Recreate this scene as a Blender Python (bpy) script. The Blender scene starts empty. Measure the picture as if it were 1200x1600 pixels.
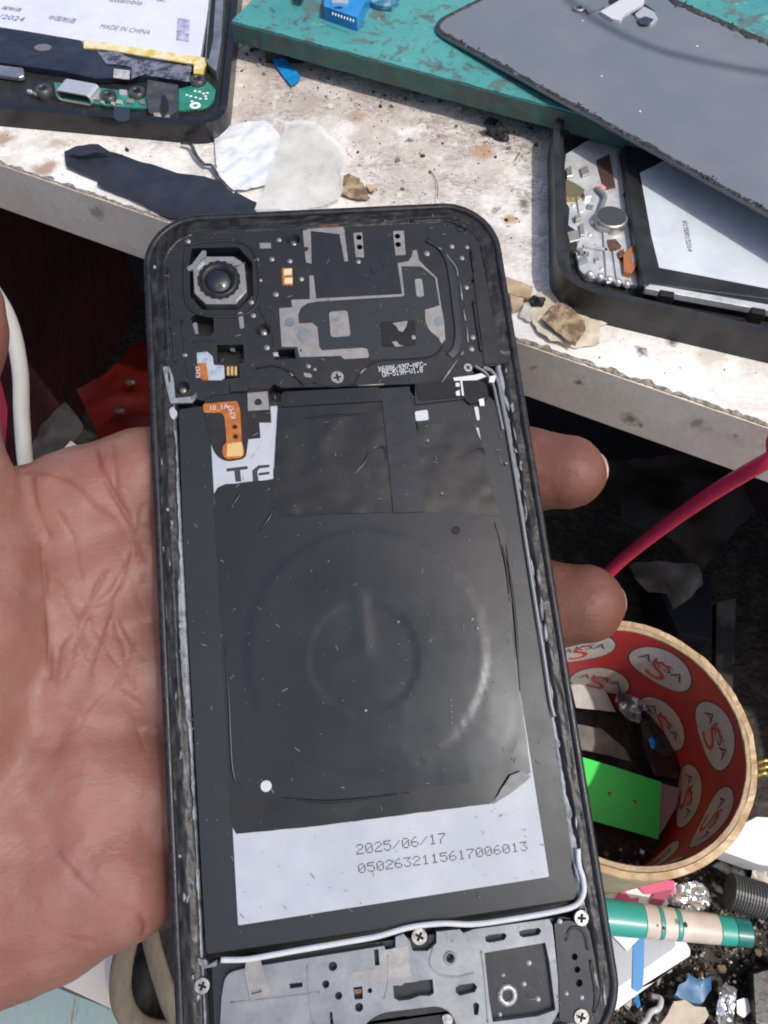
import bpy, bmesh, math, random
import numpy as np
from mathutils import Vector, Matrix, noise
from mathutils.geometry import tessellate_polygon, delaunay_2d_cdt

random.seed(7)
SC = bpy.context.scene
COL = SC.collection
MM = 0.001

# ---------------------------------------------------------------- camera, sky, sun, exposure
CAM_H = 140.0                                   # mm above the bench top
cam = bpy.data.objects.new('camera', bpy.data.cameras.new('camera'))
COL.objects.link(cam)
cam.location = (0, 0, CAM_H * MM)
cam.rotation_euler = (math.radians(30), 0, 0)   # looks 60 degrees down
cam.data.sensor_fit = 'HORIZONTAL'
cam.data.sensor_width = 36
cam.data.lens = 36
cam.data.clip_start = 0.005
cam.data.clip_end = 50
SC.camera = cam

SUN_EL, SUN_AZ = 60.0, -36.0                    # azimuth counted from +x
_c = math.cos(math.radians(SUN_EL))
SUNV = np.array([_c * math.cos(math.radians(SUN_AZ)), _c * math.sin(math.radians(SUN_AZ)), math.sin(math.radians(SUN_EL))])
world = bpy.data.worlds.new('World')
SC.world = world
world.use_nodes = True
_nt = world.node_tree
_bg = _nt.nodes['Background']
_sky = _nt.nodes.new('ShaderNodeTexSky')
_sky.sky_type = 'NISHITA'
_sky.sun_disc = False
_sky.sun_elevation = math.radians(SUN_EL)
_sky.sun_rotation = math.radians(90 - SUN_AZ)
_sky.air_density = 0.75
_sky.dust_density = 4.0
_sky.ozone_density = 0.6
_nt.links.new(_sky.outputs[0], _bg.inputs[0])
_bg.inputs[1].default_value = 0.15
sun = bpy.data.objects.new('sun', bpy.data.lights.new('sun', 'SUN'))
COL.objects.link(sun)
sun.data.energy = 2.35
sun.data.angle = math.radians(1.0)
sun.data.color = (1.0, 0.96, 0.90)
sun.rotation_euler = Vector(SUNV).to_track_quat('Z', 'Y').to_euler()
SC.view_settings.view_transform = 'Standard'
SC.view_settings.look = 'None'
SC.view_settings.exposure = 0.33
SC.view_settings.gamma = 1.0
SC.cycles.use_denoising = True
SC.cycles.max_bounces = 8
SC.cycles.filter_width = 1.9

# ---------------------------------------------------------------- geometry helpers (millimetres)
CP = np.array([0, 0, CAM_H])
CR = np.array([1.0, 0, 0]); CD = np.array([0, -math.cos(math.radians(30)), -0.5]); CF = np.array([0, 0.5, -math.cos(math.radians(30))])
def ray(px, py): return CR * (px - 600) / 1200 + CD * (py - 800) / 1200 + CF
def nrm(v): v = np.asarray(v, float); return v / np.linalg.norm(v)

class Fr:
    """a local frame in the scene; loc() reads a point of the photograph on the plane z = h of this frame"""
    def __init__(s, o=(0, 0, 0), X=(1, 0, 0), Y=(0, 1, 0)):
        s.o = np.array(o, float); s.X = nrm(X); Y = np.array(Y, float)
        s.Y = nrm(Y - s.X * (Y @ s.X)); s.Z = np.cross(s.X, s.Y)
    def loc3(s, px, py, h=0.0):
        r = ray(px, py); t = ((s.o + s.Z * h - CP) @ s.Z) / (r @ s.Z)
        q = CP + r * t - s.o
        return np.array([q @ s.X, q @ s.Y, h])
    def loc(s, px, py, h=0.0): q = s.loc3(px, py, h); return (float(q[0]), float(q[1]))
    def pts(s, L, h=0.0): return [s.loc(p[0], p[1], h) for p in L]
    def world(s, q): return s.o + s.X * q[0] + s.Y * q[1] + s.Z * q[2]
    def matrix(s):
        m = Matrix.Identity(4)
        for i in range(3):
            m[i][0], m[i][1], m[i][2], m[i][3] = s.X[i], s.Y[i], s.Z[i], s.o[i] * MM
        return m
W = Fr()
def P(px, py, z): return W.loc3(px, py, z)
def at(px, py, z, ang=0.0):
    return Fr(P(px, py, z), (math.cos(ang), math.sin(ang), 0), (-math.sin(ang), math.cos(ang), 0))

def tag(o, label=None, cat=None, group=None, kind=None):
    if label: o['label'] = label
    if cat: o['category'] = cat
    if group: o['group'] = group
    if kind: o['kind'] = kind
    return o
def thing(name, fr, label, cat, group=None):
    o = bpy.data.objects.new(name, None); COL.objects.link(o)
    o.matrix_world = fr.matrix(); o.empty_display_size = 0.01
    return tag(o, label, cat, group)
def ob(name, vf, mat, parent=None, fr=None, smooth=False, bevel=0, solid=0, label=None, cat=None, group=None, kind=None, mats=None, seg=2):
    v, f = vf
    me = bpy.data.meshes.new(name)
    me.from_pydata([(a[0] * MM, a[1] * MM, a[2] * MM) for a in v], [], [tuple(int(i) for i in q) for q in f])
    me.materials.append(mat)
    for m in (mats or []): me.materials.append(m)
    if smooth: me.shade_smooth()
    o = bpy.data.objects.new(name, me); COL.objects.link(o)
    if parent is not None: o.parent = parent
    elif fr is not None: o.matrix_world = fr.matrix()
    if solid:
        m = o.modifiers.new('solid', 'SOLIDIFY'); m.thickness = solid * MM; m.offset = 0
        m = o.modifiers.new('split', 'EDGE_SPLIT'); m.split_angle = math.radians(50)
    if bevel:
        m = o.modifiers.new('bevel', 'BEVEL'); m.width = bevel * MM; m.segments = seg; m.limit_method = 'ANGLE'; m.angle_limit = math.radians(40)
        if seg > 1 and not smooth: me.shade_smooth(); 
        if seg > 1: m.harden_normals = True
    return tag(o, label, cat, group, kind)
def share(src, name, parent, loc, rz=0.0):
    o = bpy.data.objects.new(name, src.data); COL.objects.link(o); o.parent = parent
    o.location = [c * MM for c in loc]; o.rotation_euler[2] = rz
    for m in src.modifiers:
        n = o.modifiers.new(m.name, m.type)
        if m.type == 'BEVEL': n.width = m.width; n.segments = m.segments; n.limit_method = 'ANGLE'; n.angle_limit = m.angle_limit
    return o
def area(p): return 0.5 * sum(p[i][0] * p[(i + 1) % len(p)][1] - p[(i + 1) % len(p)][0] * p[i][1] for i in range(len(p)))
def prism(outer, z0, z1, holes=()):
    loops = [list(outer) if area(outer) > 0 else list(outer)[::-1]] + [list(h) if area(h) < 0 else list(h)[::-1] for h in holes]
    tri = tessellate_polygon([[Vector((p[0], p[1], 0)) for p in L] for L in loops])
    fl = [p for L in loops for p in L]; n = len(fl)
    v = [(p[0], p[1], z1) for p in fl] + [(p[0], p[1], z0) for p in fl]
    f = []
    for a, b, c in tri:
        s = (fl[b][0] - fl[a][0]) * (fl[c][1] - fl[a][1]) - (fl[c][0] - fl[a][0]) * (fl[b][1] - fl[a][1])
        if abs(s) < 1e-9: continue
        if s < 0: b, c = c, b
        f += [(a, b, c), (n + a, n + c, n + b)]
    k = 0
    for L in loops:
        m = len(L)
        for i in range(m): j = (i + 1) % m; f.append((k + i, n + k + i, n + k + j, k + j))
        k += m
    return v, f
def join(*vfs):
    V, Fc = [], []
    for v, f in vfs:
        k = len(V); V += list(v); Fc += [tuple(i + k for i in q) for q in f]
    return V, Fc
def move(vf, d=(0, 0, 0), rz=0.0, s=1.0):
    c, n = math.cos(rz), math.sin(rz)
    return [((x * c - y * n) * s + d[0], (x * n + y * c) * s + d[1], z * s + d[2]) for x, y, z in vf[0]], vf[1]
def rot3(vf, axis, ang, d=(0, 0, 0)):
    M3 = Matrix.Rotation(ang, 3, Vector(axis))
    return [tuple(M3 @ Vector(p) + Vector(d)) for p in vf[0]], vf[1]
def circle(cx, cy, r, n=14, ry=None): return [(cx + r * math.cos(2 * math.pi * i / n), cy + (ry or r) * math.sin(2 * math.pi * i / n)) for i in range(n)]
def rpoly(p, r, n=5):
    out = []; m = len(p)
    for i in range(m):
        a, b, c = np.array(p[i - 1][:2]), np.array(p[i][:2]), np.array(p[(i + 1) % m][:2])
        ra = p[i][2] if len(p[i]) > 2 else r
        la, lc = np.linalg.norm(a - b), np.linalg.norm(c - b)
        d = min(ra, la * .49, lc * .49)
        if d < 1e-3: out.append(tuple(b)); continue
        s, e = b + (a - b) / la * d, b + (c - b) / lc * d
        for k in range(n + 1):
            t = k / n; out.append(tuple((1 - t) ** 2 * s + 2 * t * (1 - t) * (b * .93 + (s + e) * .035) + t * t * e))
    return out
def rect(x0, y0, x1, y1, r=0, n=5): 
    p = [(x0, y0), (x1, y0), (x1, y1), (x0, y1)]
    return rpoly(p, r, n) if r else p
def box(x0, y0, z0, x1, y1, z1): return prism([(x0, y0), (x1, y0), (x1, y1), (x0, y1)], z0, z1)
def lathe(prof, n=40, closed=False):
    v = [(r * math.cos(2 * math.pi * i / n), r * math.sin(2 * math.pi * i / n), z) for i in range(n) for r, z in prof]
    m = len(prof); f = []
    for i in range(n):
        j = (i + 1) % n
        for k in range(m if closed else m - 1):
            l = (k + 1) % m; f.append((i * m + k, j * m + k, j * m + l, i * m + l))
    return v, f
def spline(pts, n=8):
    p = [np.array(q, float) for q in pts]; p = [2 * p[0] - p[1]] + p + [2 * p[-1] - p[-2]]; out = []
    for i in range(1, len(p) - 2):
        for k in range(n):
            t = k / n; a, b, c, d = p[i - 1], p[i], p[i + 1], p[i + 2]
            out.append(.5 * (2 * b + (c - a) * t + (2 * a - 5 * b + 4 * c - d) * t * t + (3 * b - a - 3 * c + d) * t ** 3))
    return out + [p[-2]]
def tube(path, r, n=10, flat=1.0):
    v, f = [], []; m = len(path); u = None
    for i, q in enumerate(path):
        t = nrm(path[min(i + 1, m - 1)] - path[max(i - 1, 0)])
        if u is None: u = np.cross(t, (0.13, 0.2, 1.0))
        u = nrm(u - t * (u @ t)); w = np.cross(t, u)
        rr = r(i / (m - 1)) if callable(r) else r
        for k in range(n):
            a = 2 * math.pi * k / n; v.append(tuple(q + rr * (u * math.cos(a) + w * flat * math.sin(a))))
    for i in range(m - 1):
        for k in range(n):
            l = (k + 1) % n; f.append((i * n + k, i * n + l, (i + 1) * n + l, (i + 1) * n + k))
    f += [tuple(range(n))[::-1], tuple(range((m - 1) * n, m * n))]
    return v, f
def dens(p, s):
    out = []
    for i in range(len(p)):
        a, b = np.array(p[i][:2], float), np.array(p[(i + 1) % len(p)][:2], float)
        k = max(1, int(np.linalg.norm(b - a) / s))
        out += [tuple(a + (b - a) * t / k) for t in range(k)]
    return out
def sheet(outline, s, hf, jag=0.0, seed=0):
    p = dens(outline, s)
    if jag: p = [(x + jag * noise.noise((x * .9, y * .9, seed)), y + jag * noise.noise((x * .9, y * .9, seed + 9))) for x, y in p]
    if area(p) < 0: p = p[::-1]
    xs, ys = [q[0] for q in p], [q[1] for q in p]; n = len(p)
    pv = [Vector(q) for q in p]
    A = np.array(p); B = np.roll(A, -1, 0)
    rnd = random.Random(seed)
    x = min(xs) + s * .6
    while x < max(xs):
        y = min(ys) + s * .6
        while y < max(ys):
            q = np.array([x + rnd.uniform(-.2, .2) * s, y + rnd.uniform(-.2, .2) * s])
            ins = np.sum(((A[:, 1] > q[1]) != (B[:, 1] > q[1])) & (q[0] < (B[:, 0] - A[:, 0]) * (q[1] - A[:, 1]) / (B[:, 1] - A[:, 1] + 1e-12) + A[:, 0])) % 2
            if ins and np.min(np.hypot(A[:, 0] - q[0], A[:, 1] - q[1])) > s * .55: pv.append(Vector(q))
            y += s
        x += s
    r = delaunay_2d_cdt(pv, [(i, (i + 1) % n) for i in range(n)], [], 1, 1e-5)
    v = [(q[0], q[1], hf(q[0], q[1])) for q in r[0]]
    return v, [tuple(t) for t in r[2]]
def lump(r, seed, sx=1, sy=1, sz=1, sub=2, amp=.35, fs=1.6):
    bm = bmesh.new(); bmesh.ops.create_icosphere(bm, subdivisions=sub, radius=1)
    v = []
    for q in bm.verts:
        k = 1 + amp * noise.noise(q.co * fs + Vector((seed * 3.1, seed, 0)))
        v.append((q.co.x * r * sx * k, q.co.y * r * sy * k, q.co.z * r * sz * k))
    f = [tuple(x.index for x in q.verts) for q in bm.faces]; bm.free()
    return v, f
def N3(x, y, z=0.0): return noise.noise((x, y, z))
def fbm(x, y, z=0.0, o=4): return noise.fractal((x, y, z), 1.0, 2.0, o)

G57 = {'0': '01110 10001 10011 10101 11001 10001 01110', '1': '00100 01100 00100 00100 00100 00100 01110', '2': '01110 10001 00001 00110 01000 10000 11111',
       '3': '11111 00010 00100 00010 00001 10001 01110', '5': '11111 10000 11110 00001 00001 10001 01110', '6': '00110 01000 10000 11110 10001 10001 01110',
       '7': '11111 00001 00010 00100 01000 01000 01000', '8': '01110 10001 10001 01110 10001 10001 01110', '9': '01110 10001 10001 01111 00001 00010 01100',
       '4': '00010 00110 01010 10010 11111 00010 00010', '/': '00000 00001 00010 00100 01000 10000 00000', '-': '00000 00000 00000 11111 00000 00000 00000', '.': '00000 00000 00000 00000 00000 01100 01100',
       'X': '10001 10001 01010 00100 01010 10001 10001', 'K': '10001 10010 10100 11000 10100 10010 10001', 'M': '10001 11011 10101 10101 10001 10001 10001', 'N': '10001 11001 10101 10011 10001 10001 10001',
       'F': '11111 10000 10000 11110 10000 10000 10000', 'C': '01110 10001 10000 10000 10000 10001 01110', 'O': '01110 10001 10001 10001 10001 10001 01110', 'A': '01110 10001 10001 11111 10001 10001 10001', 'V': '10001 10001 10001 10001 10001 01010 00100'}
def dots(fr, s, a, b, hgt, h, fill=.5):
    a, b = np.array(fr.loc(*a, h)), np.array(fr.loc(*b, h)); d = b - a; L = np.linalg.norm(d); d /= L; u = np.array([-d[1], d[0]])
    cw = L / (len(s) - 1 / 6.0) / 6; rh = hgt / 7; v, f = [], []
    for i, ch in enumerate(s):
        if ch == ' ': continue
        for r, row in enumerate(G57[ch].split()):
            for c, bit in enumerate(row):
                if bit == '1':
                    q = a + d * cw * (i * 6 + c + .5) + u * rh * (6.5 - r); k = len(v)
                    ex, ey = d * cw * fill, u * rh * fill
                    for w in (q - ex - ey, q + ex - ey, q + ex + ey, q - ex + ey): v.append((w[0], w[1], h))
                    f.append((k, k + 1, k + 2, k + 3))
    return v, f
def glyphs(s):
    c = bpy.data.curves.new('t', 'FONT'); c.body = s; o = bpy.data.objects.new('t', c); COL.objects.link(o)
    bpy.context.view_layer.update()
    me = o.to_mesh(); v = [tuple(q.co) for q in me.vertices]; f = [tuple(p.vertices) for p in me.polygons]; o.to_mesh_clear()
    bpy.data.objects.remove(o); bpy.data.curves.remove(c)
    if not v: return [], []
    x0, x1 = min(q[0] for q in v), max(q[0] for q in v)
    return [((q[0] - x0) / (x1 - x0), q[1] / (x1 - x0)) for q in v], f
def lettering(fr, s, a, b, h, ys=1.0):
    g, f = glyphs(s); a, b = np.array(fr.loc(*a, h)), np.array(fr.loc(*b, h)); d = b - a; u = np.array([-d[1], d[0]]) * ys
    return [(a[0] + d[0] * x + u[0] * y, a[1] + d[1] * x + u[1] * y, h) for x, y in g], f

# ---------------------------------------------------------------- materials
def M(name, col, rough=.5, metal=0.0, col2=None, ns=150, lo=.4, hi=.62, bs=0, bd=.0002, bst=1.0, coat=0, spec=.5, rough2=None, detail=6, alpha=1.0, trans=0.0, sheen=0, dist=0.0, stretch=None):
    m = bpy.data.materials.new(name); m.use_nodes = True; nt = m.node_tree; b = nt.nodes['Principled BSDF']
    b.inputs['Base Color'].default_value = (*col, 1); b.inputs['Roughness'].default_value = rough; b.inputs['Metallic'].default_value = metal
    b.inputs['Specular IOR Level'].default_value = spec; b.inputs['Coat Weight'].default_value = coat; b.inputs['Coat Roughness'].default_value = .12
    b.inputs['Alpha'].default_value = alpha; b.inputs['Transmission Weight'].default_value = trans; b.inputs['Sheen Weight'].default_value = sheen
    tc = nt.nodes.new('ShaderNodeTexCoord'); src = tc.outputs['Object']
    if stretch:
        mp = nt.nodes.new('ShaderNodeMapping'); mp.inputs['Scale'].default_value = stretch; nt.links.new(src, mp.inputs[0]); src = mp.outputs[0]
    if col2 is not None or rough2 is not None:
        n = nt.nodes.new('ShaderNodeTexNoise'); n.inputs['Scale'].default_value = ns; n.inputs['Detail'].default_value = detail; n.inputs['Roughness'].default_value = .65; n.inputs['Distortion'].default_value = dist
        nt.links.new(src, n.inputs['Vector'])
        r = nt.nodes.new('ShaderNodeMapRange'); r.inputs[1].default_value = lo; r.inputs[2].default_value = hi; nt.links.new(n.outputs[0], r.inputs[0])
        if col2 is not None:
            x = nt.nodes.new('ShaderNodeMix'); x.data_type = 'RGBA'; x.inputs[6].default_value = (*col, 1); x.inputs[7].default_value = (*col2, 1)
            nt.links.new(r.outputs[0], x.inputs[0]); nt.links.new(x.outputs[2], b.inputs['Base Color'])
        if rough2 is not None:
            y = nt.nodes.new('ShaderNodeMapRange'); y.inputs[3].default_value = rough; y.inputs[4].default_value = rough2; nt.links.new(r.outputs[0], y.inputs[0]); nt.links.new(y.outputs[0], b.inputs['Roughness'])
    if bs:
        n2 = nt.nodes.new('ShaderNodeTexNoise'); n2.inputs['Scale'].default_value = bs; n2.inputs['Detail'].default_value = 4
        nt.links.new(src, n2.inputs['Vector'])
        bp = nt.nodes.new('ShaderNodeBump'); bp.inputs['Distance'].default_value = bd; bp.inputs['Strength'].default_value = bst
        nt.links.new(n2.outputs[0], bp.inputs['Height']); nt.links.new(bp.outputs[0], b.inputs['Normal'])
    return m
K = dict(
    frame=M('black_frame', (.012, .013, .014), .22, col2=(.03, .03, .032), ns=400, rough2=.4, bs=900, bd=.00004),
    glue=M('adhesive_residue', (.007, .007, .007), .34, col2=(.05, .051, .05), ns=240, lo=.5, hi=.74, bs=520, bd=.00016, rough2=.24),
    ledge=M('bare_ledge_metal', (.36, .38, .39), .5, .35, col2=(.10, .105, .105), ns=260, lo=.5, hi=.66, bs=1500, bd=.0002),
    floor=M('midframe_black', (.008, .0085, .009), .5, col2=(.02, .02, .02), ns=300),
    bracket=M('bracket_plastic', (.012, .0135, .015), .5, col2=(.02, .022, .024), ns=260, rough2=.38, bs=2500, bd=.00003),
    nfc=M('nfc_film', (.022, .026, .032), .42, col2=(.029, .033, .039), ns=150, bs=350, bd=.00006, rough2=.34),
    nfc2=M('nfc_dark_film', (.012, .0155, .022), .36, col2=(.018, .022, .029), ns=120, bs=300, bd=.00008),
    steel=M('brushed_shield_steel', (.40, .385, .36), .42, .55, col2=(.32, .31, .29), ns=500, bs=1800, bd=.00004),
    shield=M('lower_shield_metal', (.35, .365, .38), .4, .5, col2=(.22, .235, .25), ns=130, lo=.35, hi=.7, bs=900, bd=.00004, rough2=.5),
    bright=M('bright_contact_metal', (.78, .78, .76), .25, .7),
    black=M('matte_black', (.006, .006, .006), .6),
    gloss=M('gloss_black_lens', (.004, .004, .005), .04, coat=1.0, spec=.8),
    orange=M('orange_flex', (.62, .19, .02), .33, col2=(.45, .12, .012), ns=500, coat=.3),
    gold=M('gold_pad', (.95, .66, .25), .25, .5),
    cream=M('flash_pad_cream', (.95, .75, .45), .35),
    bluewhite=M('blue_white_paper', (.50, .58, .62), .55, col2=(.30, .37, .42), ns=700, lo=.5, hi=.65),
    cell=M('battery_wrap_slate', (.017, .021, .026), .36, col2=(.022, .026, .031), ns=60, bs=120, bd=.00005, rough2=.3),
    label=M('battery_label_white', (.64, .66, .68), .42, col2=(.56, .585, .61), ns=80, bs=150, bd=.00012),
    film=M('graphite_film', (.007, .0095, .0115), .17, col2=(.010, .0125, .015), ns=70, rough2=.26, spec=.55),
    pad=M('charging_pad_film', (.010, .015, .0215), .2, col2=(.013, .018, .0245), ns=60, rough2=.27, spec=.5),
    curl=M('film_underside_grey', (.33, .33, .31), .5, col2=(.22, .22, .21), ns=300),
    ink=M('printed_ink', (.05, .05, .055), .6),
    inkgrey=M('faint_ink', (.10, .10, .16), .6),
    white=M('white_print', (.75, .76, .76), .5),
    coax=M('coax_white', (.86, .86, .84), .38, col2=(.78, .78, .76), ns=400),
    coaxg=M('coax_grey', (.30, .30, .285), .3, .35),
    screw=M('screw_steel', (.55, .53, .49), .33, .75, col2=(.3, .29, .27), ns=900, bs=2500, bd=.00005),
    copper=M('copper_bronze', (.30, .16, .09), .35, .7, col2=(.16, .09, .06), ns=700),
)

class G:
    """small node-graph helper"""
    def __init__(s, name):
        s.m = bpy.data.materials.new(name); s.m.use_nodes = True; s.nt = s.m.node_tree; s.b = s.nt.nodes['Principled BSDF']
        s.co = s.nt.nodes.new('ShaderNodeTexCoord').outputs['Object']
    def n(s, t): return s.nt.nodes.new(t)
    def put(s, i, x):
        if isinstance(x, (int, float)): i.default_value = x
        elif isinstance(x, tuple): i.default_value = (*x, 1) if len(x) == 3 and len(i.default_value) == 4 else x
        else: s.nt.links.new(x, i)
    def ma(s, op, a, b=0.0, c=0.0):
        n = s.n('ShaderNodeMath'); n.operation = op
        s.put(n.inputs[0], a); s.put(n.inputs[1], b); s.put(n.inputs[2], c); return n.outputs[0]
    def noise(s, sc, det=5, ro=.6, dist=0.0, vec=None, out=0):
        n = s.n('ShaderNodeTexNoise'); n.inputs['Scale'].default_value = sc; n.inputs['Detail'].default_value = det; n.inputs['Roughness'].default_value = ro; n.inputs['Distortion'].default_value = dist
        s.nt.links.new(vec or s.co, n.inputs['Vector']); return n.outputs[out]
    def vor(s, sc, vec=None, out='Distance', rnd=1.0):
        n = s.n('ShaderNodeTexVoronoi'); n.inputs['Scale'].default_value = sc; n.inputs['Randomness'].default_value = rnd; s.nt.links.new(vec or s.co, n.inputs['Vector']); return n.outputs[out]
    def rng(s, x, a, b, c=0.0, d=1.0, smooth=False):
        n = s.n('ShaderNodeMapRange'); s.put(n.inputs[0], x)
        if smooth: n.interpolation_type = 'SMOOTHSTEP'
        for i, q in enumerate((a, b, c, d)): n.inputs[i + 1].default_value = q
        return n.outputs[0]
    def mix(s, f, a, b):
        n = s.n('ShaderNodeMix'); n.data_type = 'RGBA'; s.put(n.inputs[0], f); s.put(n.inputs[6], a); s.put(n.inputs[7], b); return n.outputs[2]
    def map(s, scale=(1, 1, 1), rot=(0, 0, 0), loc=(0, 0, 0)):
        n = s.n('ShaderNodeMapping'); n.inputs['Scale'].default_value = scale; n.inputs['Rotation'].default_value = rot; n.inputs['Location'].default_value = loc; s.nt.links.new(s.co, n.inputs[0]); return n.outputs[0]
    def dot(s, v, vec=None):
        n = s.n('ShaderNodeVectorMath'); n.operation = 'DOT_PRODUCT'; s.nt.links.new(vec or s.co, n.inputs[0]); n.inputs[1].default_value = v; return n.outputs['Value']
    def dist(s, p, vec=None):
        n = s.n('ShaderNodeVectorMath'); n.operation = 'DISTANCE'; s.nt.links.new(vec or s.co, n.inputs[0]); n.inputs[1].default_value = p; return n.outputs['Value']
    def bump(s, h, d, st=1.0):
        n = s.n('ShaderNodeBump'); n.inputs['Distance'].default_value = d; n.inputs['Strength'].default_value = st; s.put(n.inputs['Height'], h); s.nt.links.new(n.outputs[0], s.b.inputs['Normal'])
    def out(s, col=None, rough=None, **kw):
        if col is not None: s.put(s.b.inputs['Base Color'], col)
        if rough is not None: s.put(s.b.inputs['Roughness'], rough)
        for k, v in kw.items(): s.put(s.b.inputs[k], v)
        return s.m

# ---------------------------------------------------------------- setting: the bench, the drawer below, the added sheet that shades the hand
EO = np.array([-109.0, 195.0]); EE = nrm([195.3, -92.3]); EB = np.array([-EE[1], EE[0]])     # front edge line of the bench and the direction into it
def edge(t, b): q = EO + EE * t + EB * b; return (float(q[0]), float(q[1]))
def laminate(name, face):
    g = G(name)
    far = g.dot((EB[0], EB[1], 0)); d0 = float(EO @ EB) * MM                    # metres behind the front edge
    far = g.ma('SUBTRACT', far, d0)
    along = g.ma('SUBTRACT', g.dot((EE[0], EE[1], 0)), float(EO @ EE) * MM)
    base = g.mix(g.rng(g.noise(35, 6), .35, .7), *(((.82, .73, .63), (.70, .61, .51)) if face else ((.83, .815, .79), (.71, .675, .63))))
    # brown tea-like grime in clouds, heavier at the back
    zone = g.ma('MULTIPLY', g.rng(far, .004, .055, .0, 1, True), g.rng(along, .02, .25, 1.0, .75)) if not face else -.25
    clouds = g.ma('ADD', g.ma('MULTIPLY', g.noise(42, 9, .72, .6), .55), g.ma('MULTIPLY', g.noise(130, 9, .78, .9, g.map((1, 1, 1), (0, 0, .4), (5, 2, 0))), .45))
    grime = g.ma('MULTIPLY', g.rng(g.ma('ADD', clouds, g.ma('MULTIPLY', zone, .16)), .50, .66), 1.0)
    base = g.mix(g.ma('MULTIPLY', grime, .52), base, (.25, .185, .13))
    # fluffy scratched dust
    fl = g.noise(300, 9, .82, 1.8, g.map((1, 1.8, 1), (0, 0, .5)))
    fluff = g.ma('MULTIPLY', g.rng(fl, .45, .56), g.ma('MULTIPLY', g.ma('MULTIPLY_ADD', zone, .8, .2), g.rng(g.noise(55, 5), .40, .54)) if not face else .12)
    base = g.mix(fluff, base, (.25, .21, .18))
    # pale rubbed film
    base = g.mix(g.ma('MULTIPLY', g.rng(g.noise(160, 6, .7), .56, .66), .45), base, (.80, .79, .77))
    # scattered specks of soot and solder
    sp = g.rng(g.vor(260), .05, .11, 1, 0); pick = g.rng(g.noise(60, 3), .50, .60)
    base = g.mix(g.ma('MULTIPLY', sp, g.ma('MULTIPLY', pick, .85)), base, (.05, .042, .035))
    sp2 = g.rng(g.vor(620, g.map((1, 1, 1), (0, 0, 0), (3, 1, 0))), .06, .13, 1, 0)
    base = g.mix(g.ma('MULTIPLY', sp2, g.ma('MULTIPLY', g.rng(g.noise(45, 3, .5, 0, g.map((1, 1, 1), (0, 0, 0), (9, 4, 0))), .45, .6), .7)), base, (.12, .09, .07))
    warp = g.n('ShaderNodeVectorMath'); warp.operation = 'MULTIPLY_ADD'
    nz = g.noise(170, 5, .7, 0, None, 1); g.nt.links.new(nz, warp.inputs[0]); warp.inputs[1].default_value = (.009, .009, .009); g.nt.links.new(g.co, warp.inputs[2])
    off = np.array([.0045, .0045, .0045])
    if face: spots = [((985, 655), .0026, (.21, .13, .07)), ((1003, 665), .0011, (.2, .13, .08)), ((1088, 660), .0018, (.36, .29, .22)), ((1148, 684), .001, (.3, .24, .18)), ((150, 330), .003, (.38, .32, .26)), ((835, 575), .0014, (.35, .29, .24)), ((905, 600), .0012, (.06, .05, .05))]
    else: spots = [((72, 262), .0042, (.30, .19, .12)), ((90, 225), .003, (.42, .36, .3)), ((5, 215), .004, (.3, .2, .14)), ((800, 345), .0022, (.42, .25, .1)), ((560, 180), .0032, (.36, .26, .18)), ((755, 235), .004, (.38, .25, .16)), ((815, 320), .0022, (.1, .09, .07)), ((775, 330), .0014, (.06, .055, .05)), ((1052, 533), .002, (.03, .03, .03)), ((1005, 552), .0014, (.05, .05, .045)), ((1110, 560), .004, (.55, .5, .44)), ((640, 222), .0012, (.06, .06, .05)), ((690, 210), .0013, (.1, .09, .08)), ((480, 160), .006, (.36, .32, .28)), ((420, 110), .005, (.33, .29, .25)), ((560, 145), .004, (.4, .34, .28))]
    for (px, py), r, c in spots:
        q = P(px, py, 0) if not face else face_pt(px, py)
        d = g.dist(tuple(q * MM + off), warp.outputs[0])
        base = g.mix(g.rng(d, r * .45, r * 1.15, .85, 0), base, c)
    g.bump(g.ma('ADD', g.ma('MULTIPLY', fl, .6), clouds), .00025, .8)
    return g.out(base, g.rng(clouds, .3, .7, .38, .62))
def face_pt(px, py):
    r = ray(px, py); n = np.array([EB[0], EB[1], 0]); t = ((np.array([EO[0], EO[1], 0]) - CP) @ n) / (r @ n); return CP + r * t
BZ = -18.0
bench = thing('workbench', Fr((EO[0], EO[1], BZ)), 'grimy white laminate workbench top whose front edge runs across the picture', 'workbench')
def bl(vf): return [(x - EO[0], y - EO[1], z - BZ) for x, y, z in vf[0]], vf[1]
def rel(m):
    """shift the object coordinates of a bench material back to bench-world axes"""
    nt = m.node_tree; tc = [n for n in nt.nodes if n.type == 'TEX_COORD'][0]; a = nt.nodes.new('ShaderNodeVectorMath'); a.operation = 'ADD'
    a.inputs[1].default_value = (EO[0] * MM, EO[1] * MM, BZ * MM)
    for l in list(nt.links):
        if l.from_node == tc: s = l.to_socket; nt.links.remove(l); nt.links.new(a.outputs[0], s)
    nt.links.new(tc.outputs['Object'], a.inputs[0]); return m
lam = rel(laminate('worn_white_laminate', False)); lamf = rel(laminate('worn_white_edging', True))
chipm = M('exposed_chipboard', (.14, .115, .09), .85, col2=(.36, .32, .27), ns=700, bs=1500, bd=.0006)
ob('top_board', bl(prism([edge(-260, .7), edge(520, .7), edge(520, 420), edge(-260, 420)], BZ, 0)), lam, bench, bevel=.35)
ob('edge_band', bl(prism([edge(-260, 0), edge(520, 0), edge(520, .66), edge(-260, .66)], BZ, -.15)), lamf, bench, bevel=.25)
rng_ = random.Random(3)
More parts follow.
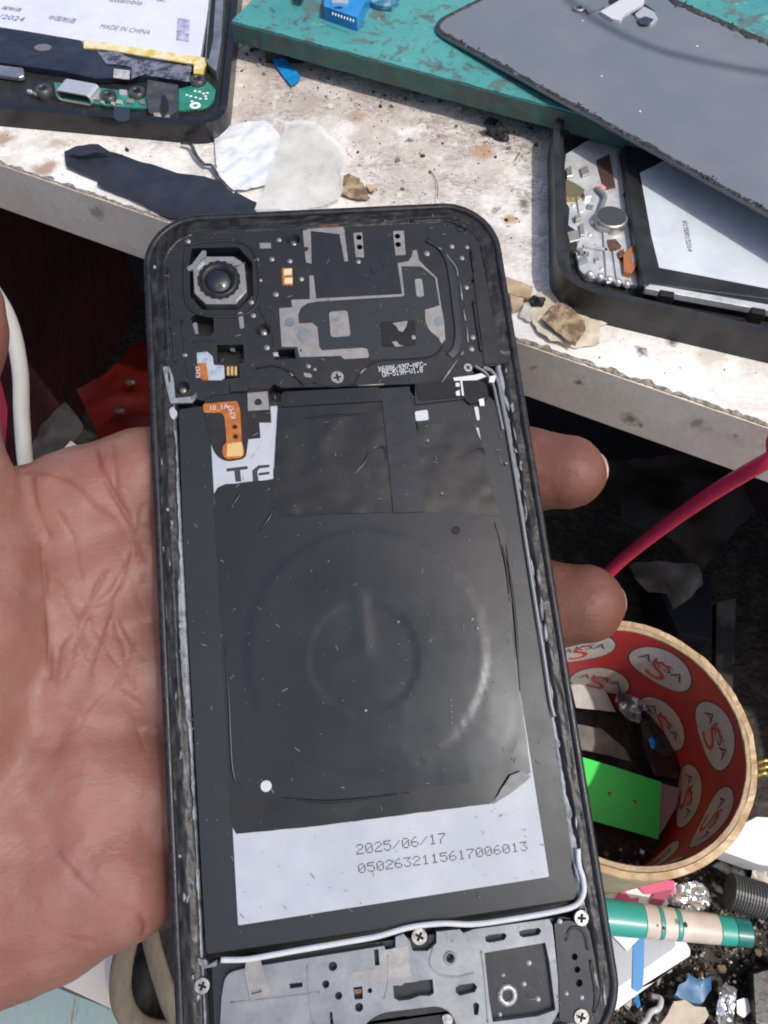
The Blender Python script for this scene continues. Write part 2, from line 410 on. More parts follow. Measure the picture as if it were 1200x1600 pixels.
def chip_strip(t0, t1, w, seed):
    n = int((t1 - t0) / .8); A, B = [], []
    for i in range(n + 1):
        t = t0 + (t1 - t0) * i / n; e = min(1, min(i, n - i) / 6)
        a = .15 + .5 * abs(N3(t * .5, seed, 3)); b = a + e * w * (.35 + 1.1 * max(0, fbm(t * .28, seed, 1) + .35)) + .05
        A.append(edge(t, a)); B.append(edge(t, b))
    return prism(A + B[::-1], -.1, .12)
ob('chipped_edge', bl(chip_strip(146, 300, 1.5, 2)), chipm, bench)
ob('chipped_edge', bl(chip_strip(-30, 60, 1.1, 5)), chipm, bench)

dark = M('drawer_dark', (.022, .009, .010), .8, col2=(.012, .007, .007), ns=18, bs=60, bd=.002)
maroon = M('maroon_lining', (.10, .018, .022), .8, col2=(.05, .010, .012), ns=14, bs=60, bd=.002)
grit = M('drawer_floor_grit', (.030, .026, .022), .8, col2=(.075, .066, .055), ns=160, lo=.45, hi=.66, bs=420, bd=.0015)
FZ = -184.0
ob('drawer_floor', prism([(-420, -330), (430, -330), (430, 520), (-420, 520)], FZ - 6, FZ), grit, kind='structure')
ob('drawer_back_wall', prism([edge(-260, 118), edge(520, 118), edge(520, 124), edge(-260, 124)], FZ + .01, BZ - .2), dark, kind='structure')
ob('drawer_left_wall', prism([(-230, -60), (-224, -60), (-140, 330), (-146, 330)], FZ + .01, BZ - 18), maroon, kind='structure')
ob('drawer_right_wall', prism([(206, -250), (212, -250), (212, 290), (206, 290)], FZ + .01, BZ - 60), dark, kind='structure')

# translucent sheet added out of view, only to shade the hand and the phone
gl = bpy.data.materials.new('translucent_shade_sheet'); gl.use_nodes = True; _n = gl.node_tree; _o = _n.nodes['Material Output']
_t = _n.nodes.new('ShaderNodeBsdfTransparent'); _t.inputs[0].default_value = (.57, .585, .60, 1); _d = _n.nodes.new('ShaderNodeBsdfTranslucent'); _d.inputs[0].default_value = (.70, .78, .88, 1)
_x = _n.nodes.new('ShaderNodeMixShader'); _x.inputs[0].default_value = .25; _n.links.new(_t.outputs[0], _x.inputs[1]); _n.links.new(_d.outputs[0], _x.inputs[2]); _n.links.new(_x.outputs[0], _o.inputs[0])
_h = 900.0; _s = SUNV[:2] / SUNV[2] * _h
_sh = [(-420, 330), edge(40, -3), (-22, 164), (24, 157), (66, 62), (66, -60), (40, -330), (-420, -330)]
ob('added_shade_sheet', prism([(x + _s[0], y + _s[1]) for x, y in _sh], _h, _h + 3), gl, kind='structure')

# ---------------------------------------------------------------- the opened phone in the hand
def c2w(v): return CR * v[0] + CD * v[1] + CF * v[2]
_d1 = nrm(c2w((-581, -5160, 1200))); _d2 = nrm(c2w((11650, -1028, 1200)))
PW, PL = 76.0, 166.0
PH = Fr(CP + ray(219, 337) * 160.8, _d2, _d1)                     # local x right, y towards the top edge, z out of the open back
phone = thing('smartphone', PH, 'black smartphone with its back cover off, held in the hand over the bench', 'smartphone')
def L(pts, h=0.0): return PH.pts(pts, h)
def slab(name, pts, h0, h1, mat, holes=(), r=0.0, bevel=.08, parent=None, label=None, seg=1):
    p = [tuple(PH.loc(q[0], q[1], h1)) + ((q[2],) if len(q) > 2 else ()) for q in pts]
    p = rpoly(p, r) if (r or any(len(q) > 2 for q in p)) else p
    return ob(name, prism(p, h0, h1, holes), mat, parent or phone, bevel=bevel, label=label, seg=seg)
def circ(px, py, r, h, n=14, rx=None):
    x, y = PH.loc(px, py, h); return circle(x, y, r, n)
PXM = 7.6                                                         # pixels per millimetre near the top of the phone
def outline(inset, r=12.0, n=14):
    x0, x1, y0, y1 = inset, PW - inset, -inset, -PL + inset; r = max(r - inset, .6); o = []
    for cx, cy, a0 in ((x1 - r, y0 - r, 0), (x0 + r, y0 - r, 90), (x0 + r, y1 + r, 180), (x1 - r, y1 + r, 270)):
        o += [(cx + r * math.cos(math.radians(a0 + 90 * k / n)), cy + r * math.sin(math.radians(a0 + 90 * k / n))) for k in range(n + 1)]
    return o
def ring(insets_h, r=12.0):
    """closed loft of outlines: list of (inset, height)"""
    v, f = [], []; n = len(outline(0))
    for i, h in insets_h: v += [(x, y, h) for x, y in outline(i, r)]
    for k in range(len(insets_h) - 1):
        for i in range(n): j = (i + 1) % n; f.append((k * n + i, k * n + j, (k + 1) * n + j, (k + 1) * n + i))
    return v, f
v, f = ring([(4.6, -7.6), (2.2, -8.4), (.8, -7.4), (0, -5.2), (0, -1.2), (.22, -.3), (.55, 0), (1.25, -.06), (1.5, -.22), (1.6, -1.6), (5.2, -1.8), (5.3, -5.0)])
n = len(outline(0)); f = [q[::-1] for q in f]
ob('frame', (v, f), K['frame'], phone, smooth=True)
ob('back_glass', prism(outline(4.0), -8.45, -7.7), K['gloss'], phone)
ob('midframe', prism(outline(5.0), -5.2, -4.2), K['floor'], phone)

# bare metal ledge and the torn adhesive that lies on it
def band(i0, i1, hf, step=.55, across=9, keep=None):
    o0 = dens(outline(i0), step); v, f = [], []; A = np.array(o0); m = len(o0)
    T = np.roll(A, -1, 0) - np.roll(A, 1, 0); T /= np.linalg.norm(T, axis=1)[:, None]; Nn = np.c_[-T[:, 1], T[:, 0]]
    for k in range(across + 1):
        w = k / across; wid = (i1 - i0) * w
        for q, nn in zip(A, Nn): x, y = q + nn * wid; v.append((x, y, hf(x, y, w)))
    for k in range(across):
        for i in range(m): j = (i + 1) % m; f.append((k * m + i, k * m + j, (k + 1) * m + j, (k + 1) * m + i))
    return v, f
def ledge_h(x, y, w): return -1.15 + .12 * N3(x * 1.5, y * 1.5) - (1.4 if w > .97 else 0)
ob('ledge', band(3.2, 5.25, ledge_h, 1.0, 5), K['ledge'], phone, smooth=True)
def glue_h(x, y, w):
    lng = x < 10 or x > 66
    p, q = (x, y) if lng else (y, x)
    a = fbm(p * .8, q * .16, 5) * .42 + N3(p * 1.8, q * .5, 2) * .16
    h = -.6 + .36 * a + .02 * N3(x * 4, y * 4, 8)
    vv = -y
    if x < 9 and vv > 38: wear = .35 + 1.3 * math.exp(-((vv - 89) / 13) ** 2) + .5 * max(0, fbm(p * .3, q * .2, 4))
    elif x > 66 and vv > 36: wear = .75 + 1.1 * max(0, fbm(p * .3, q * .25, 6))
    else: wear = 0
    if wear: h -= max(0, w - .5) * 2.4 * wear + (.12 if x > 66 else 0)
    h -= .5 * max(0, w - .86) / .14
    if w < .12: h = min(h, -.35)
    return max(min(h, -.08), -2.2)
ob('adhesive_residue', band(1.45, 5.0, glue_h, .42, 12), K['glue'], phone, smooth=True)
# little white and silver scrapes that catch the light on the rim
for i in range(40):
    right = i % 3 != 0
    yv = random.uniform(-40, -160) if right or i % 2 else random.uniform(-8, -150)
    x = (PW - random.uniform(2.9, 4.6)) if right else random.uniform(1.6, 4.4)
    l, w = random.uniform(.4, 2.2) if right else random.uniform(.3, 1.0), random.uniform(.14, .36)
    ob('scrape', move(lump(1, i * 1.7, w, l, .16, 2, .9, 2.2), (x, yv, -.62 if right else -.4), random.uniform(-.15, .15)), K['ledge'] if i % 5 else K['steel'], phone, smooth=True)

# --- upper bracket with its real holes
wells = [(459, 375, 1.35), (589, 418, 1.4), (412, 515, 1.5), (266, 384, 1.2), (262, 478, 1.0), (285, 606, 1.4), (758, 517, .8), (742, 439, .6), (722, 356, 1.2), (561, 371, .72), (562, 386, .72), (621, 369, .72), (622, 382, .72), (700, 1497, 0)][:-1]
HB = -.75
camhole = L([(300, 388), (372, 386), (394, 410), (396, 462), (372, 484), (316, 484), (297, 462), (296, 408)], HB)
holes = [circ(x, y, r, HB) for x, y, r in wells] + [camhole, L([(298, 497), (303, 492), (330, 493), (334, 500), (334, 518), (328, 525), (306, 525)], HB), L([(339, 539), (380, 538), (382, 566), (374, 568), (374, 590), (352, 592), (345, 568), (340, 566)], HB), L([(425, 547), (460, 545), (462, 560), (430, 562)], HB)]
brk = [(262, 372), (278, 352), (300, 346), (470, 343), (545, 338), (716, 334), (722, 342), (742, 346), (757, 366), (757, 392), (761, 404), (758, 420), (764, 450), (770, 466), (769, 486), (775, 500), (777, 520), (783, 530), (782, 548), (790, 566), (772, 572), (735, 574), (742, 585), (700, 597), (640, 600), (560, 603), (440, 606), (428, 600), (420, 608), (392, 607), (372, 613), (330, 618), (318, 626), (300, 622), (276, 622), (268, 596), (258, 480), (252, 400)]
slab('upper_bracket', brk, -3.6, HB, K['bracket'], holes, bevel=.12, seg=2)
slab('side_rail', [(734, 380, .4), (748, 376, .4), (784, 566, .4), (757, 570, .4)], HB - .2, HB + .28, K['bracket'], bevel=.15, seg=2)
for x, y, r in wells[:9]:
    a = PH.loc(x, y, HB)
    ob('screw_well', move(lathe([(r + .3, HB - .03), (r + .18, HB + .16), (r - .02, HB + .08), (r - .12, -2.4), (.01, -2.4)], 20), (a[0], a[1], 0)), K['bracket'], phone, smooth=True)
    if r > 1: ob('well_screw', move(lathe([(.01, -1.9), (r * .5, -1.9), (r * .62, -2.3)], 14), (a[0], a[1], 0)), K['screw'], phone, smooth=True)

# --- metal areas and films of the nfc sheet
h1 = HB + .06; h2 = HB + .13; h3 = HB + .19
slab('shield_area', [(473, 360), (480, 358), (482, 355), (536, 354), (538, 357), (544, 408), (538, 409), (530, 366), (486, 361), (487, 412), (478, 410), (476, 393), (482, 390), (481, 386), (475, 386)], HB - .1, h1, K['steel'])
slab('sticker', [(485, 360), (530, 357), (545, 420), (552, 400), (570, 402), (567, 362), (612, 358), (616, 400), (620, 415), (622, 462), (494, 468), (490, 420)], HB - .1, HB + .03, K['nfc2'], bevel=.03)
slab('copper_tab', [(497, 351), (530, 350), (532, 354), (498, 355)], HB - .1, HB + .2, K['copper'])
slab('grey_bar', [(561, 342), (612, 338), (613, 344), (562, 347)], HB - .1, HB + .12, K['steel'])
for pts, cs in (([(552, 364), (566, 363), (569, 402), (556, 402)], [(561, 371), (562, 386)]), ([(614, 361), (631, 360), (634, 398), (618, 399)], [(621, 369), (622, 382)])):
    slab('contact_plate', pts, HB - .1, h1 + .02, K['steel'], [circ(x, y, .62, h1) for x, y in cs])
plateD = [(436, 481), (456, 480), (455, 468), (484, 467), (483, 430), (490, 430), (494, 466), (628, 459), (621, 411), (638, 408), (643, 400), (645, 391), (651, 390), (655, 406), (664, 416), (683, 434), (690, 481), (694, 500), (696, 530), (690, 538), (686, 530), (676, 522), (668, 512), (664, 500), (662, 484), (680, 479), (600, 470), (578, 550), (576, 559), (538, 561), (532, 556), (468, 558), (464, 542), (440, 542)]
slab('shield_area', plateD, HB - .1, h1, K['steel'])
films = [(496, 471), (629, 463), (632, 460), (627, 416), (658, 416), (680, 434), (687, 477), (664, 482), (665, 505), (672, 517), (686, 528), (688, 545, 3), (672, 557, 3), (620, 561), (579, 563), (574, 545), (566, 543), (503, 547), (499, 542), (496, 511), (488, 504), (467, 505), (466, 492), (470, 480, 2), (480, 474)]
slab('nfc_film', films, HB - .1, h2, K['nfc'], bevel=.04)
for cx, cy, r in ((453, 503, 1.05), (476, 523, 1.5), (686, 502, 1.1)):
    ob('rivet', prism(circ(cx, cy, r, h2, 22), HB, h1 + .10), K['shield'], phone, bevel=.06)
slab('film_window', [(514, 487), (543, 485), (548, 525), (517, 527)], HB, h3, K['steel'], r=.7, bevel=0)
slab('film_window', [(648, 436), (659, 435), (663, 463), (651, 464)], HB, h3, K['steel'], r=.5, bevel=0)
slab('film_patch', [(594, 503), (649, 500), (650, 540), (597, 542)], HB, h3, K['black'], r=.5, bevel=0)
for pts in ([(613, 505), (637, 501), (635, 510), (629, 519), (622, 516), (620, 510)], [(643, 524), (649, 524), (650, 530), (644, 530)], [(612, 534), (620, 533), (624, 539), (632, 540), (618, 542)]):
    slab('film_window', pts, HB, h3 + .05, K['steel'], r=.25, bevel=0)
# raised coil trace that runs round the sheet
for w, pts in ((.9, [(668, 372), (690, 386), (703, 408), (709, 440), (714, 480), (718, 520), (714, 545), (704, 558)]), ):
    path = [np.array([*PH.loc(x, y, HB), HB + .02]) for x, y in pts]
    ob('coil_trace', tube(spline(path, 10), 1.1, 10, .10), K['nfc'], phone, smooth=True)
for pts in ([(684, 388), (690, 390)], [(697, 398), (712, 418), (715, 432)], [(719, 445), (722, 470)], [(724, 485), (727, 502)], [(729, 512), (731, 536)], [(724, 550), (720, 556)], [(714, 563), (690, 598)], [(562, 585), (571, 576)], [(452, 583), (458, 588)], [(560, 603), (600, 601)]):
    path = [np.array([*PH.loc(x, y, HB), HB + .16]) for x, y in pts]
    ob('trace_dash', tube(spline(path, 6) if len(path) > 2 else path, .17 if len(path) > 2 else .2, 6), K['steel'], phone, smooth=True)  # thin grey dashes along the trace and the sheet
ob('nfc_outline_ridge', tube(spline([np.array([*PH.loc(x, y, HB), HB + .05]) for x, y in ((400, 576), (425, 572), (447, 578), (462, 590), (475, 603))], 8), .22, 8), K['black'], phone, smooth=True)
ob('nfc_outline_ridge', tube(spline([np.array([*PH.loc(x, y, HB), HB + .05]) for x, y in ((552, 605), (560, 588), (575, 572), (600, 563), (660, 560), (682, 553), (692, 540))], 8), .16, 8), K['black'], phone, smooth=True)
dotsL = [(294, 377, .55), (436, 375, .55), (401, 406, .5), (425, 405, .55), (453, 408, .55), (471, 436, .55), (406, 438, .5), (431, 460, .6), (393, 472, .55), (396, 493, .55), (417, 543, .6), (289, 555, .5), (560, 409, .55), (667, 396, .65), (706, 385, .55), (722, 403, .55), (730, 386, .5), (729, 449, .55), (739, 527, .6), (737, 545, .6), (482, 572, .5), (492, 577, .4)]
for x, y, r in dotsL:
    a = PH.loc(x, y, HB); ob('heat_stake', move(lathe([(.01, .2), (r * .55, .17), (r, 0)], 12), (a[0], a[1], HB)), K['steel'], phone, smooth=True)
slab('chip_window', [(405, 379), (423, 379), (424, 388), (406, 388)], HB - .1, HB + .1, K['steel'])
slab('slot_window', [(372, 488, .4), (379, 487, .4), (382, 512, .4), (375, 514, .4)], HB - .1, HB + .08, K['steel'])
slab('flash_base', [(440, 418), (457, 418), (458, 446), (441, 446)], HB - .6, HB + .04, K['orange'])
slab('flash_led', [(443, 420), (456, 419), (456, 429), (443, 430)], HB, HB + .25, K['cream'], bevel=.1)
slab('flash_led', [(444, 434), (457, 433), (457, 443), (444, 443)], HB, HB + .25, K['cream'], bevel=.1)
slab('silver_fleck', [(424, 550), (434, 549), (436, 557), (428, 557)], -2.4, -1.6, K['bright'])
slab('foil_fleck', [(474, 582, .3), (486, 584, .3), (488, 590, .3), (476, 589, .3)], HB, HB + .12, K['steel'])
# writing
ob('print_line', dots(PH, 'X6886/KM7-NFC-', (592, 581), (667, 573), 1.15, h2 + .06, .62), K['white'], phone)
ob('print_line', dots(PH, 'OM-519A-V1.0', (598, 589), (661, 581.5), 1.15, h2 + .06, .62), K['white'], phone)

# --- camera module
oct8 = [(301, 421), (319, 400), (365, 400), (382, 411), (386, 455), (369, 475), (321, 475), (303, 458)]
cx, cy = PH.loc(342, 437, -1.0)
cm = slab('camera_module', oct8, -4.0, -1.15, K['steel'], [circle(cx, cy, 3.6, 40)], bevel=.3, seg=2, label='octagonal rear camera in a steel ring')
scal = [(cx + (4.25 + .28 * (i % 2)) * math.cos(2 * math.pi * i / 36), cy + (4.25 + .28 * (i % 2)) * math.sin(2 * math.pi * i / 36)) for i in range(36)]
ob('lens_gasket', prism(scal, -1.3, -1.02, [circle(cx, cy, 3.3, 40)]), K['black'], cm)
ob('lens_barrel', move(lathe([(3.9, -1.1), (3.7, -.85), (3.2, -.8), (2.9, -1.3), (2.5, -1.7), (2.2, -1.7)], 40), (cx, cy, 0)), K['frame'], cm, smooth=True)
ob('lens_glass', move(lathe([(2.75, -1.5), (2.3, -1.15), (1.6, -.9), (.8, -.78), (.01, -.75)], 36), (cx - .25, cy + .2, 0)), K['gloss'], cm, smooth=True)
for px, py, w in ((313, 415, .5), (374, 466, .5)):
    a = PH.loc(px, py, -1.0); ob('weld_tab', move(box(-1.0, -.25, -1.2, 1.0, .25, -.95), (a[0], a[1], 0), .8), K['bright'], cm)
slab('bracket_spring', [(291, 418), (300, 412), (316, 391), (322, 391), (322, 401), (314, 405), (302, 420), (294, 423)], -1.4, -.6, K['shield'])
slab('recess_pad', [(300, 505, .5), (308, 503, .5), (310, 523, .5), (303, 522, .5)], -2.2, -1.4, K['shield'])

# --- small flex cables and contacts left of the battery
slab('paper_tab', [(307, 551), (323, 549), (332, 556), (334, 570), (350, 571), (351, 590), (346, 594), (324, 594), (318, 575), (308, 568)], HB - .1, HB + .16, K['bluewhite'])
slab('orange_tab', [(308, 567), (322, 566), (326, 594), (317, 594), (309, 587)], HB - .1, HB + .22, K['orange'])
ob('print_line', lettering(PH, 'KM7', (313, 590), (313, 572), HB + .26), K['white'], phone)
slab('connector', [(352, 571), (371, 570), (372, 588), (353, 588)], -2.4, -1.2, K['copper'])
for x in (355, 361, 367): slab('connector_pin', [(x, 573), (x + 3, 573), (x + 3, 586), (x, 586)], -1.3, -1.1, K['gold'], bevel=0)
slab('hole_metal', [(358, 541), (366, 541), (368, 549), (360, 548)], -3.2, -2.5, K['shield'])  # small metal piece deep in the bracket hole
slab('metal_bracket', [(254, 573), (264, 571), (271, 590), (274, 622), (300, 619), (306, 613), (308, 620), (300, 629), (266, 630), (259, 600)], -1.2, -.55, K['ledge'])
slab('solder_joint', [(264, 640, .5), (270, 634, .5), (278, 645, .5), (272, 657, .5), (266, 652, .5)], -1.4, -.4, K['bright'])
slab('flex_backing', [(322, 608), (420, 604), (424, 660), (405, 660), (407, 684), (388, 686), (384, 716, 1), (352, 722, 1.5), (334, 708, 2.5), (324, 670, 1), (318, 640)], -1.6, -.98, K['floor'], bevel=.1)
of = slab('orange_flex_cable', [(317, 631, .4), (371, 626, .5), (375, 640), (378, 690), (382, 706, .6), (379, 715, .6), (354, 718, .6), (347, 710, .6), (348, 698), (354, 690), (351, 652, .8), (346, 645, .4), (318, 645, .4)], -1.0, -.72, K['orange'], bevel=.05)
for x, y in ((367, 667), (368, 682)): ob('flex_hole', prism(circ(x, y, .5, -.7, 14), -.75, -.69), K['black'], of)
slab('gold_terminal', [(355, 693, .3), (378, 690, .3), (380, 712, .3), (354, 714, .3)], -.8, -.66, K['gold'], parent=of)
ob('print_line', lettering(PH, '_10_1A', (321, 642), (357, 638), -.66), K['white'], of)
ob('print_line', lettering(PH, 'KM7', (369, 653), (364, 632), -.66), K['white'], of)
sq = slab('contact_square', [(386, 614), (418, 611), (421, 640), (387, 642)], -1.2, -.55, K['steel'], [circ(403, 628, .72, -.55)], bevel=.08)
slab('rubber_block', [(358, 600), (386, 597), (388, 607), (384, 611), (359, 612)], -1.2, -.2, K['bracket'], bevel=.15, seg=2)

# --- battery
HC = -1.2
bat = slab('battery', [(279, 640), (330, 633), (430, 628), (762, 618), (788, 640), (824, 850), (887, 1250), (905, 1404), (560, 1456), (322, 1491), (309, 1250), (287, 860)], -4.3, HC, K['cell'], r=.7, bevel=.35, seg=3, label='dark slate battery filling the middle of the phone')
slab('battery_label', [(327, 640), (436, 634), (440, 668), (748, 668), (858, 1370), (372, 1446)], HC - .1, HC + .05, K['label'], r=.3, bevel=0, parent=bat)
hl = HC + .07
ob('date_print', dots(PH, '2025/06/17', (557, 1336), (697, 1317), 1.75, hl, .42), K['ink'], bat)
ob('serial_print', dots(PH, '050263211561 7006013'.replace(' ', ''), (560, 1365), (825, 1329), 1.6, hl, .42), K['ink'], bat)
# big cropped letters at the top of the label
def stroke(name, pts): 
    return ob(name, prism(PH.pts(pts, hl), hl - .05, hl), K['ink'], bat)
stroke('letter_stroke', [(354, 732), (387, 728), (387, 733), (354, 737)]); stroke('letter_stroke', [(366, 735), (375, 734), (377, 752), (368, 753)])
stroke('letter_stroke', rpoly([(394, 735, 0), (404, 727, 0), (421, 726, 0), (421, 730, 0), (405, 732, 0), (402, 737, 0), (404, 752, 0), (395, 753, 0)], 0)); stroke('letter_stroke', [(404, 739), (421, 737), (421, 741), (404, 743)])
stroke('letter_stroke', [(427, 733), (431, 727), (436, 726), (436, 748), (430, 748), (427, 743)])
HF = HC + .09
c0 = np.array(PH.loc(575, 1012, HF)); c1 = np.array(PH.loc(568, 1027, HF)); rc = 22.6; ri = 10.2
def sm(a, b, x): t = min(1, max(0, (x - a) / (b - a))); return t * t * (3 - 2 * t)
def film_h(x, y):
    h = HF + .05 * fbm(x * .1, y * .1, 3) + .015 * N3(x * .5, y * .22, 7) + .04
    return h
filmp = [(335, 772), (340, 762), (352, 757), (440, 747), (433, 630), (520, 622), (590, 616), (648, 620), (650, 662), (700, 657), (738, 656), (752, 690), (779, 800), (790, 830), (800, 950), (812, 1080), (822, 1150), (829, 1207), (790, 1228), (766, 1256), (700, 1264), (600, 1277), (500, 1290), (369, 1303), (362, 1290), (356, 1180), (347, 1000), (338, 850)]
ob('graphite_film', sheet(L(filmp, HF), 1.6, film_h, .12, 4), K['film'], bat, smooth=True, solid=.03, label='glossy black film stuck over the battery')
def pad_h(x, y):
    q_ = PADA - np.array([x, y]); bd = sm(0, 7.0, float(np.min(np.hypot(q_[:, 0], q_[:, 1]))))
    q = np.array([x, y]); d = np.linalg.norm(q - c0); e = np.linalg.norm(q - c1)
    h = HF + .13 + .06 * bd + .075 * (1 - sm(rc - .3, rc + .25, d)) - .07 * (1 - sm(ri - .35, ri + .3, e))
    h += .03 * fbm(x * .07, y * .07, 9) + .008 * N3(x * .45, y * .3, 3)
    h += .10 * math.exp(-((x - (c1[0] + .4)) / 1.6) ** 2) * sm(-2, 3, y - c1[1]) * (1 - sm(ri, ri + 4, e))
    return h
padp = rpoly([PH.loc(*q, HF) for q in ((398, 838), (430, 812), (560, 803), (744, 798), (778, 830), (799, 980), (815, 1140), (800, 1182), (740, 1222), (600, 1236), (430, 1246), (384, 1236), (362, 1205), (357, 1100), (360, 1000), (380, 900))], 1.5, 3)
PADA = np.array(dens(padp, .5)); pad = ob('charging_pad', sheet(padp, .8, pad_h, 0, 2), K['pad'], bat, smooth=True, solid=.03, label='round charging coil showing through a black pad')
a = PH.loc(416, 1228, HF); ob('white_dot', prism(circle(a[0], a[1], .98, 24), HF, HF + .42), K['white'], pad)
a = PH.loc(712, 829, HF); ob('pad_hole', prism(circle(a[0], a[1], .85, 20), HF, HF + .36), K['black'], pad)
for i in range(5): a = PH.loc(704 + i * .4, 1094 + i * 9, HF); ob('pad_pip', prism(circle(a[0], a[1], .13, 8), HF, HF + .6), K['copper'], pad)
for x, y in ((622, 972), (737, 968), (745, 982), (571, 1110), (668, 690), (790, 725), (690, 772)): a = PH.loc(x, y, HF); ob('dust_speck', lump(.28, x, sz=.6), K['steel'], pad).location = (a[0] * MM, a[1] * MM, (HF + .5) * MM)
cu = [PH.loc(*q, HF) for q in ((769, 1257), (782, 1232), (796, 1211), (812, 1204), (829, 1212), (800, 1236))]
ob('curled_corner', sheet(cu, .8, lambda x, y: HF + .35 + .5 * sm(0, 6, (x - cu[0][0]) * .5 + (y - cu[0][1])), .15, 3), K['curl'], bat, smooth=True, solid=.08)
for pts in ([(378, 764), (370, 780), (356, 797)], [(428, 792), (420, 810), (404, 830)], [(575, 700), (570, 722), (545, 748)], [(582, 706), (600, 700), (604, 730)], [(470, 655), (520, 650), (590, 646)], [(730, 708), (752, 702), (758, 712)], [(650, 660), (656, 680)], [(352, 1010), (358, 1100), (364, 1205), (380, 1232)], [(790, 850), (804, 960), (812, 1080)], [(772, 815), (790, 880), (796, 940)], [(440, 1246), (520, 1252), (640, 1238)]):
    ob('film_wrinkle', tube(spline([np.array([*PH.loc(x, y, HF), HF + .14]) for x, y in pts], 6), lambda t: .05 + .26 * math.sin(math.pi * t), 8, .55), K['film'], bat, smooth=True)
# glossy tape over the battery flex, with its raised strip
def tape_h(x, y): return HF + .16 + .10 * fbm(x * .22, y * .3, 12) + .06 * N3(x * .9, y * .5, 1)
ob('black_tape', sheet(L([(434, 634), (596, 620), (640, 622), (648, 664), (736, 660), (780, 806), (620, 800), (440, 806), (425, 790)], HF), 1.3, tape_h, .1, 6), K['film'], bat, smooth=True, solid=.03)
slab('flex_strip', [(594, 606), (640, 603), (650, 662), (662, 800), (614, 802), (604, 700)], HF, HF + .34, K['nfc2'], bevel=.15, seg=2, parent=bat)
slab('cross_strip', [(440, 612), (594, 604), (600, 626), (438, 636)], HC, HF + .5, K['film'], r=.8, bevel=.25, seg=2, parent=bat)
slab('cross_strip', [(648, 598), (742, 590), (752, 620), (648, 632)], HC, HF + .4, K['nfc2'], r=.8, bevel=.25, seg=2, parent=bat)
slab('label_tab', [(648, 643, .4), (668, 640, .4), (670, 656, .4), (650, 658, .4)], HF, HF + .25, K['white'], bevel=0, parent=bat)
slab('label_tab', [(741, 636, .2), (747, 635, .2), (750, 656, .3), (745, 657, .3)], HF, HF + .25, K['white'], bevel=0, parent=bat)
slab('connector_cover', [(648, 600), (740, 588), (760, 600), (764, 622), (735, 632), (722, 620), (655, 626)], HF - .2, HF + .55, K['black'], r=.6, bevel=.15, seg=2)
for pts in ([(708, 590), (740, 586), (752, 583), (760, 588), (745, 594), (710, 595)], [(719, 594), (722, 594), (725, 618), (722, 618)], [(712, 598), (718, 598), (718, 604), (712, 604)], [(712, 612), (718, 609), (719, 618), (713, 618)], [(748, 624), (756, 622), (757, 634), (750, 634)], [(765, 588), (776, 586), (772, 598), (764, 597)]):
    slab('silver_fleck', pts, HF, HF + .75, K['bright'], bevel=0)

# --- antenna leads
def lead(name, pts, r, mat, h=-.75):
    return ob(name, tube(spline([np.array([*PH.loc(p[0], p[1], h), h + (p[2] if len(p) > 2 else 0)]) for p in pts], 8), r, 10), mat, phone, smooth=True)
lead('antenna_lead', [(755, 574), (768, 580), (778, 596), (784, 625), (793, 672), (808, 760), (822, 850), (836, 940), (849, 1020), (860, 1095), (866, 1120)], .42, K['coaxg'])
lead('antenna_lead', [(742, 572), (758, 582), (770, 600), (776, 625), (786, 672)], .35, K['coaxg'], -1.0)
lead('white_antenna_lead', [(903, 1326), (905, 1352), (911, 1372), (912, 1395), (900, 1414), (868, 1424), (800, 1436), (740, 1444), (690, 1443), (640, 1449), (590, 1463), (540, 1472), (470, 1484), (420, 1493), (385, 1499), (345, 1500)], .48, K['coax'], -.35)
# --- lower board
HS = -.85
wins = [L(q, HS) for q in ([(757, 1489), (852, 1473), (858, 1500), (868, 1578), (840, 1588), (770, 1597), (764, 1560)], [(758, 1464), (764, 1461), (788, 1458), (792, 1462), (788, 1469), (764, 1473), (759, 1471)], [(811, 1455), (818, 1453), (842, 1450), (846, 1454), (842, 1461), (818, 1465), (812, 1462)], [(614, 1540), (628, 1540), (632, 1536), (650, 1534), (656, 1532), (676, 1530), (678, 1552), (672, 1556), (656, 1556), (640, 1562), (624, 1564), (616, 1560)], [(712, 1543), (718, 1539), (740, 1536), (746, 1542), (742, 1550), (718, 1556), (712, 1550)], [(739, 1569), (744, 1566), (749, 1570), (747, 1586), (741, 1586)], [(452, 1537), (472, 1535), (473, 1542), (453, 1545)], [(584, 1484), (591, 1483), (593, 1508), (586, 1509)], [(515, 1582), (519, 1581), (521, 1600), (516, 1601)], [(552, 1543), (566, 1541), (567, 1561), (554, 1562)])]
rnd = [(520, 1510, .75), (509, 1538, .62), (529, 1556, .62), (561, 1574, .7), (578, 1548, .4), (703, 1497, .75), (700, 1600, .1)][:-1]
slab('shield_plate', [(352, 1521, 1.5), (388, 1512), (600, 1478), (604, 1488), (618, 1480), (618, 1464), (630, 1459), (640, 1470), (645, 1486), (668, 1486), (682, 1474), (682, 1456), (718, 1452), (724, 1458), (740, 1452), (858, 1436), (863, 1446), (866, 1470), (872, 1530), (873, 1580), (862, 1600), (900, 1640), (884, 1660), (720, 1690), (708, 1590, 2), (690, 1572, 2), (600, 1582, 2), (566, 1600, 2), (560, 1700), (352, 1724), (344, 1600), (346, 1560)], -2.2, HS, K['shield'], wins + [circ(x, y, r, HS) for x, y, r in rnd], bevel=.14, seg=2)
slab('lower_board', [(330, 1505), (600, 1470), (880, 1432), (925, 1440), (945, 1560), (940, 1640), (340, 1728)], -4.2, -2.0, K['nfc2'])
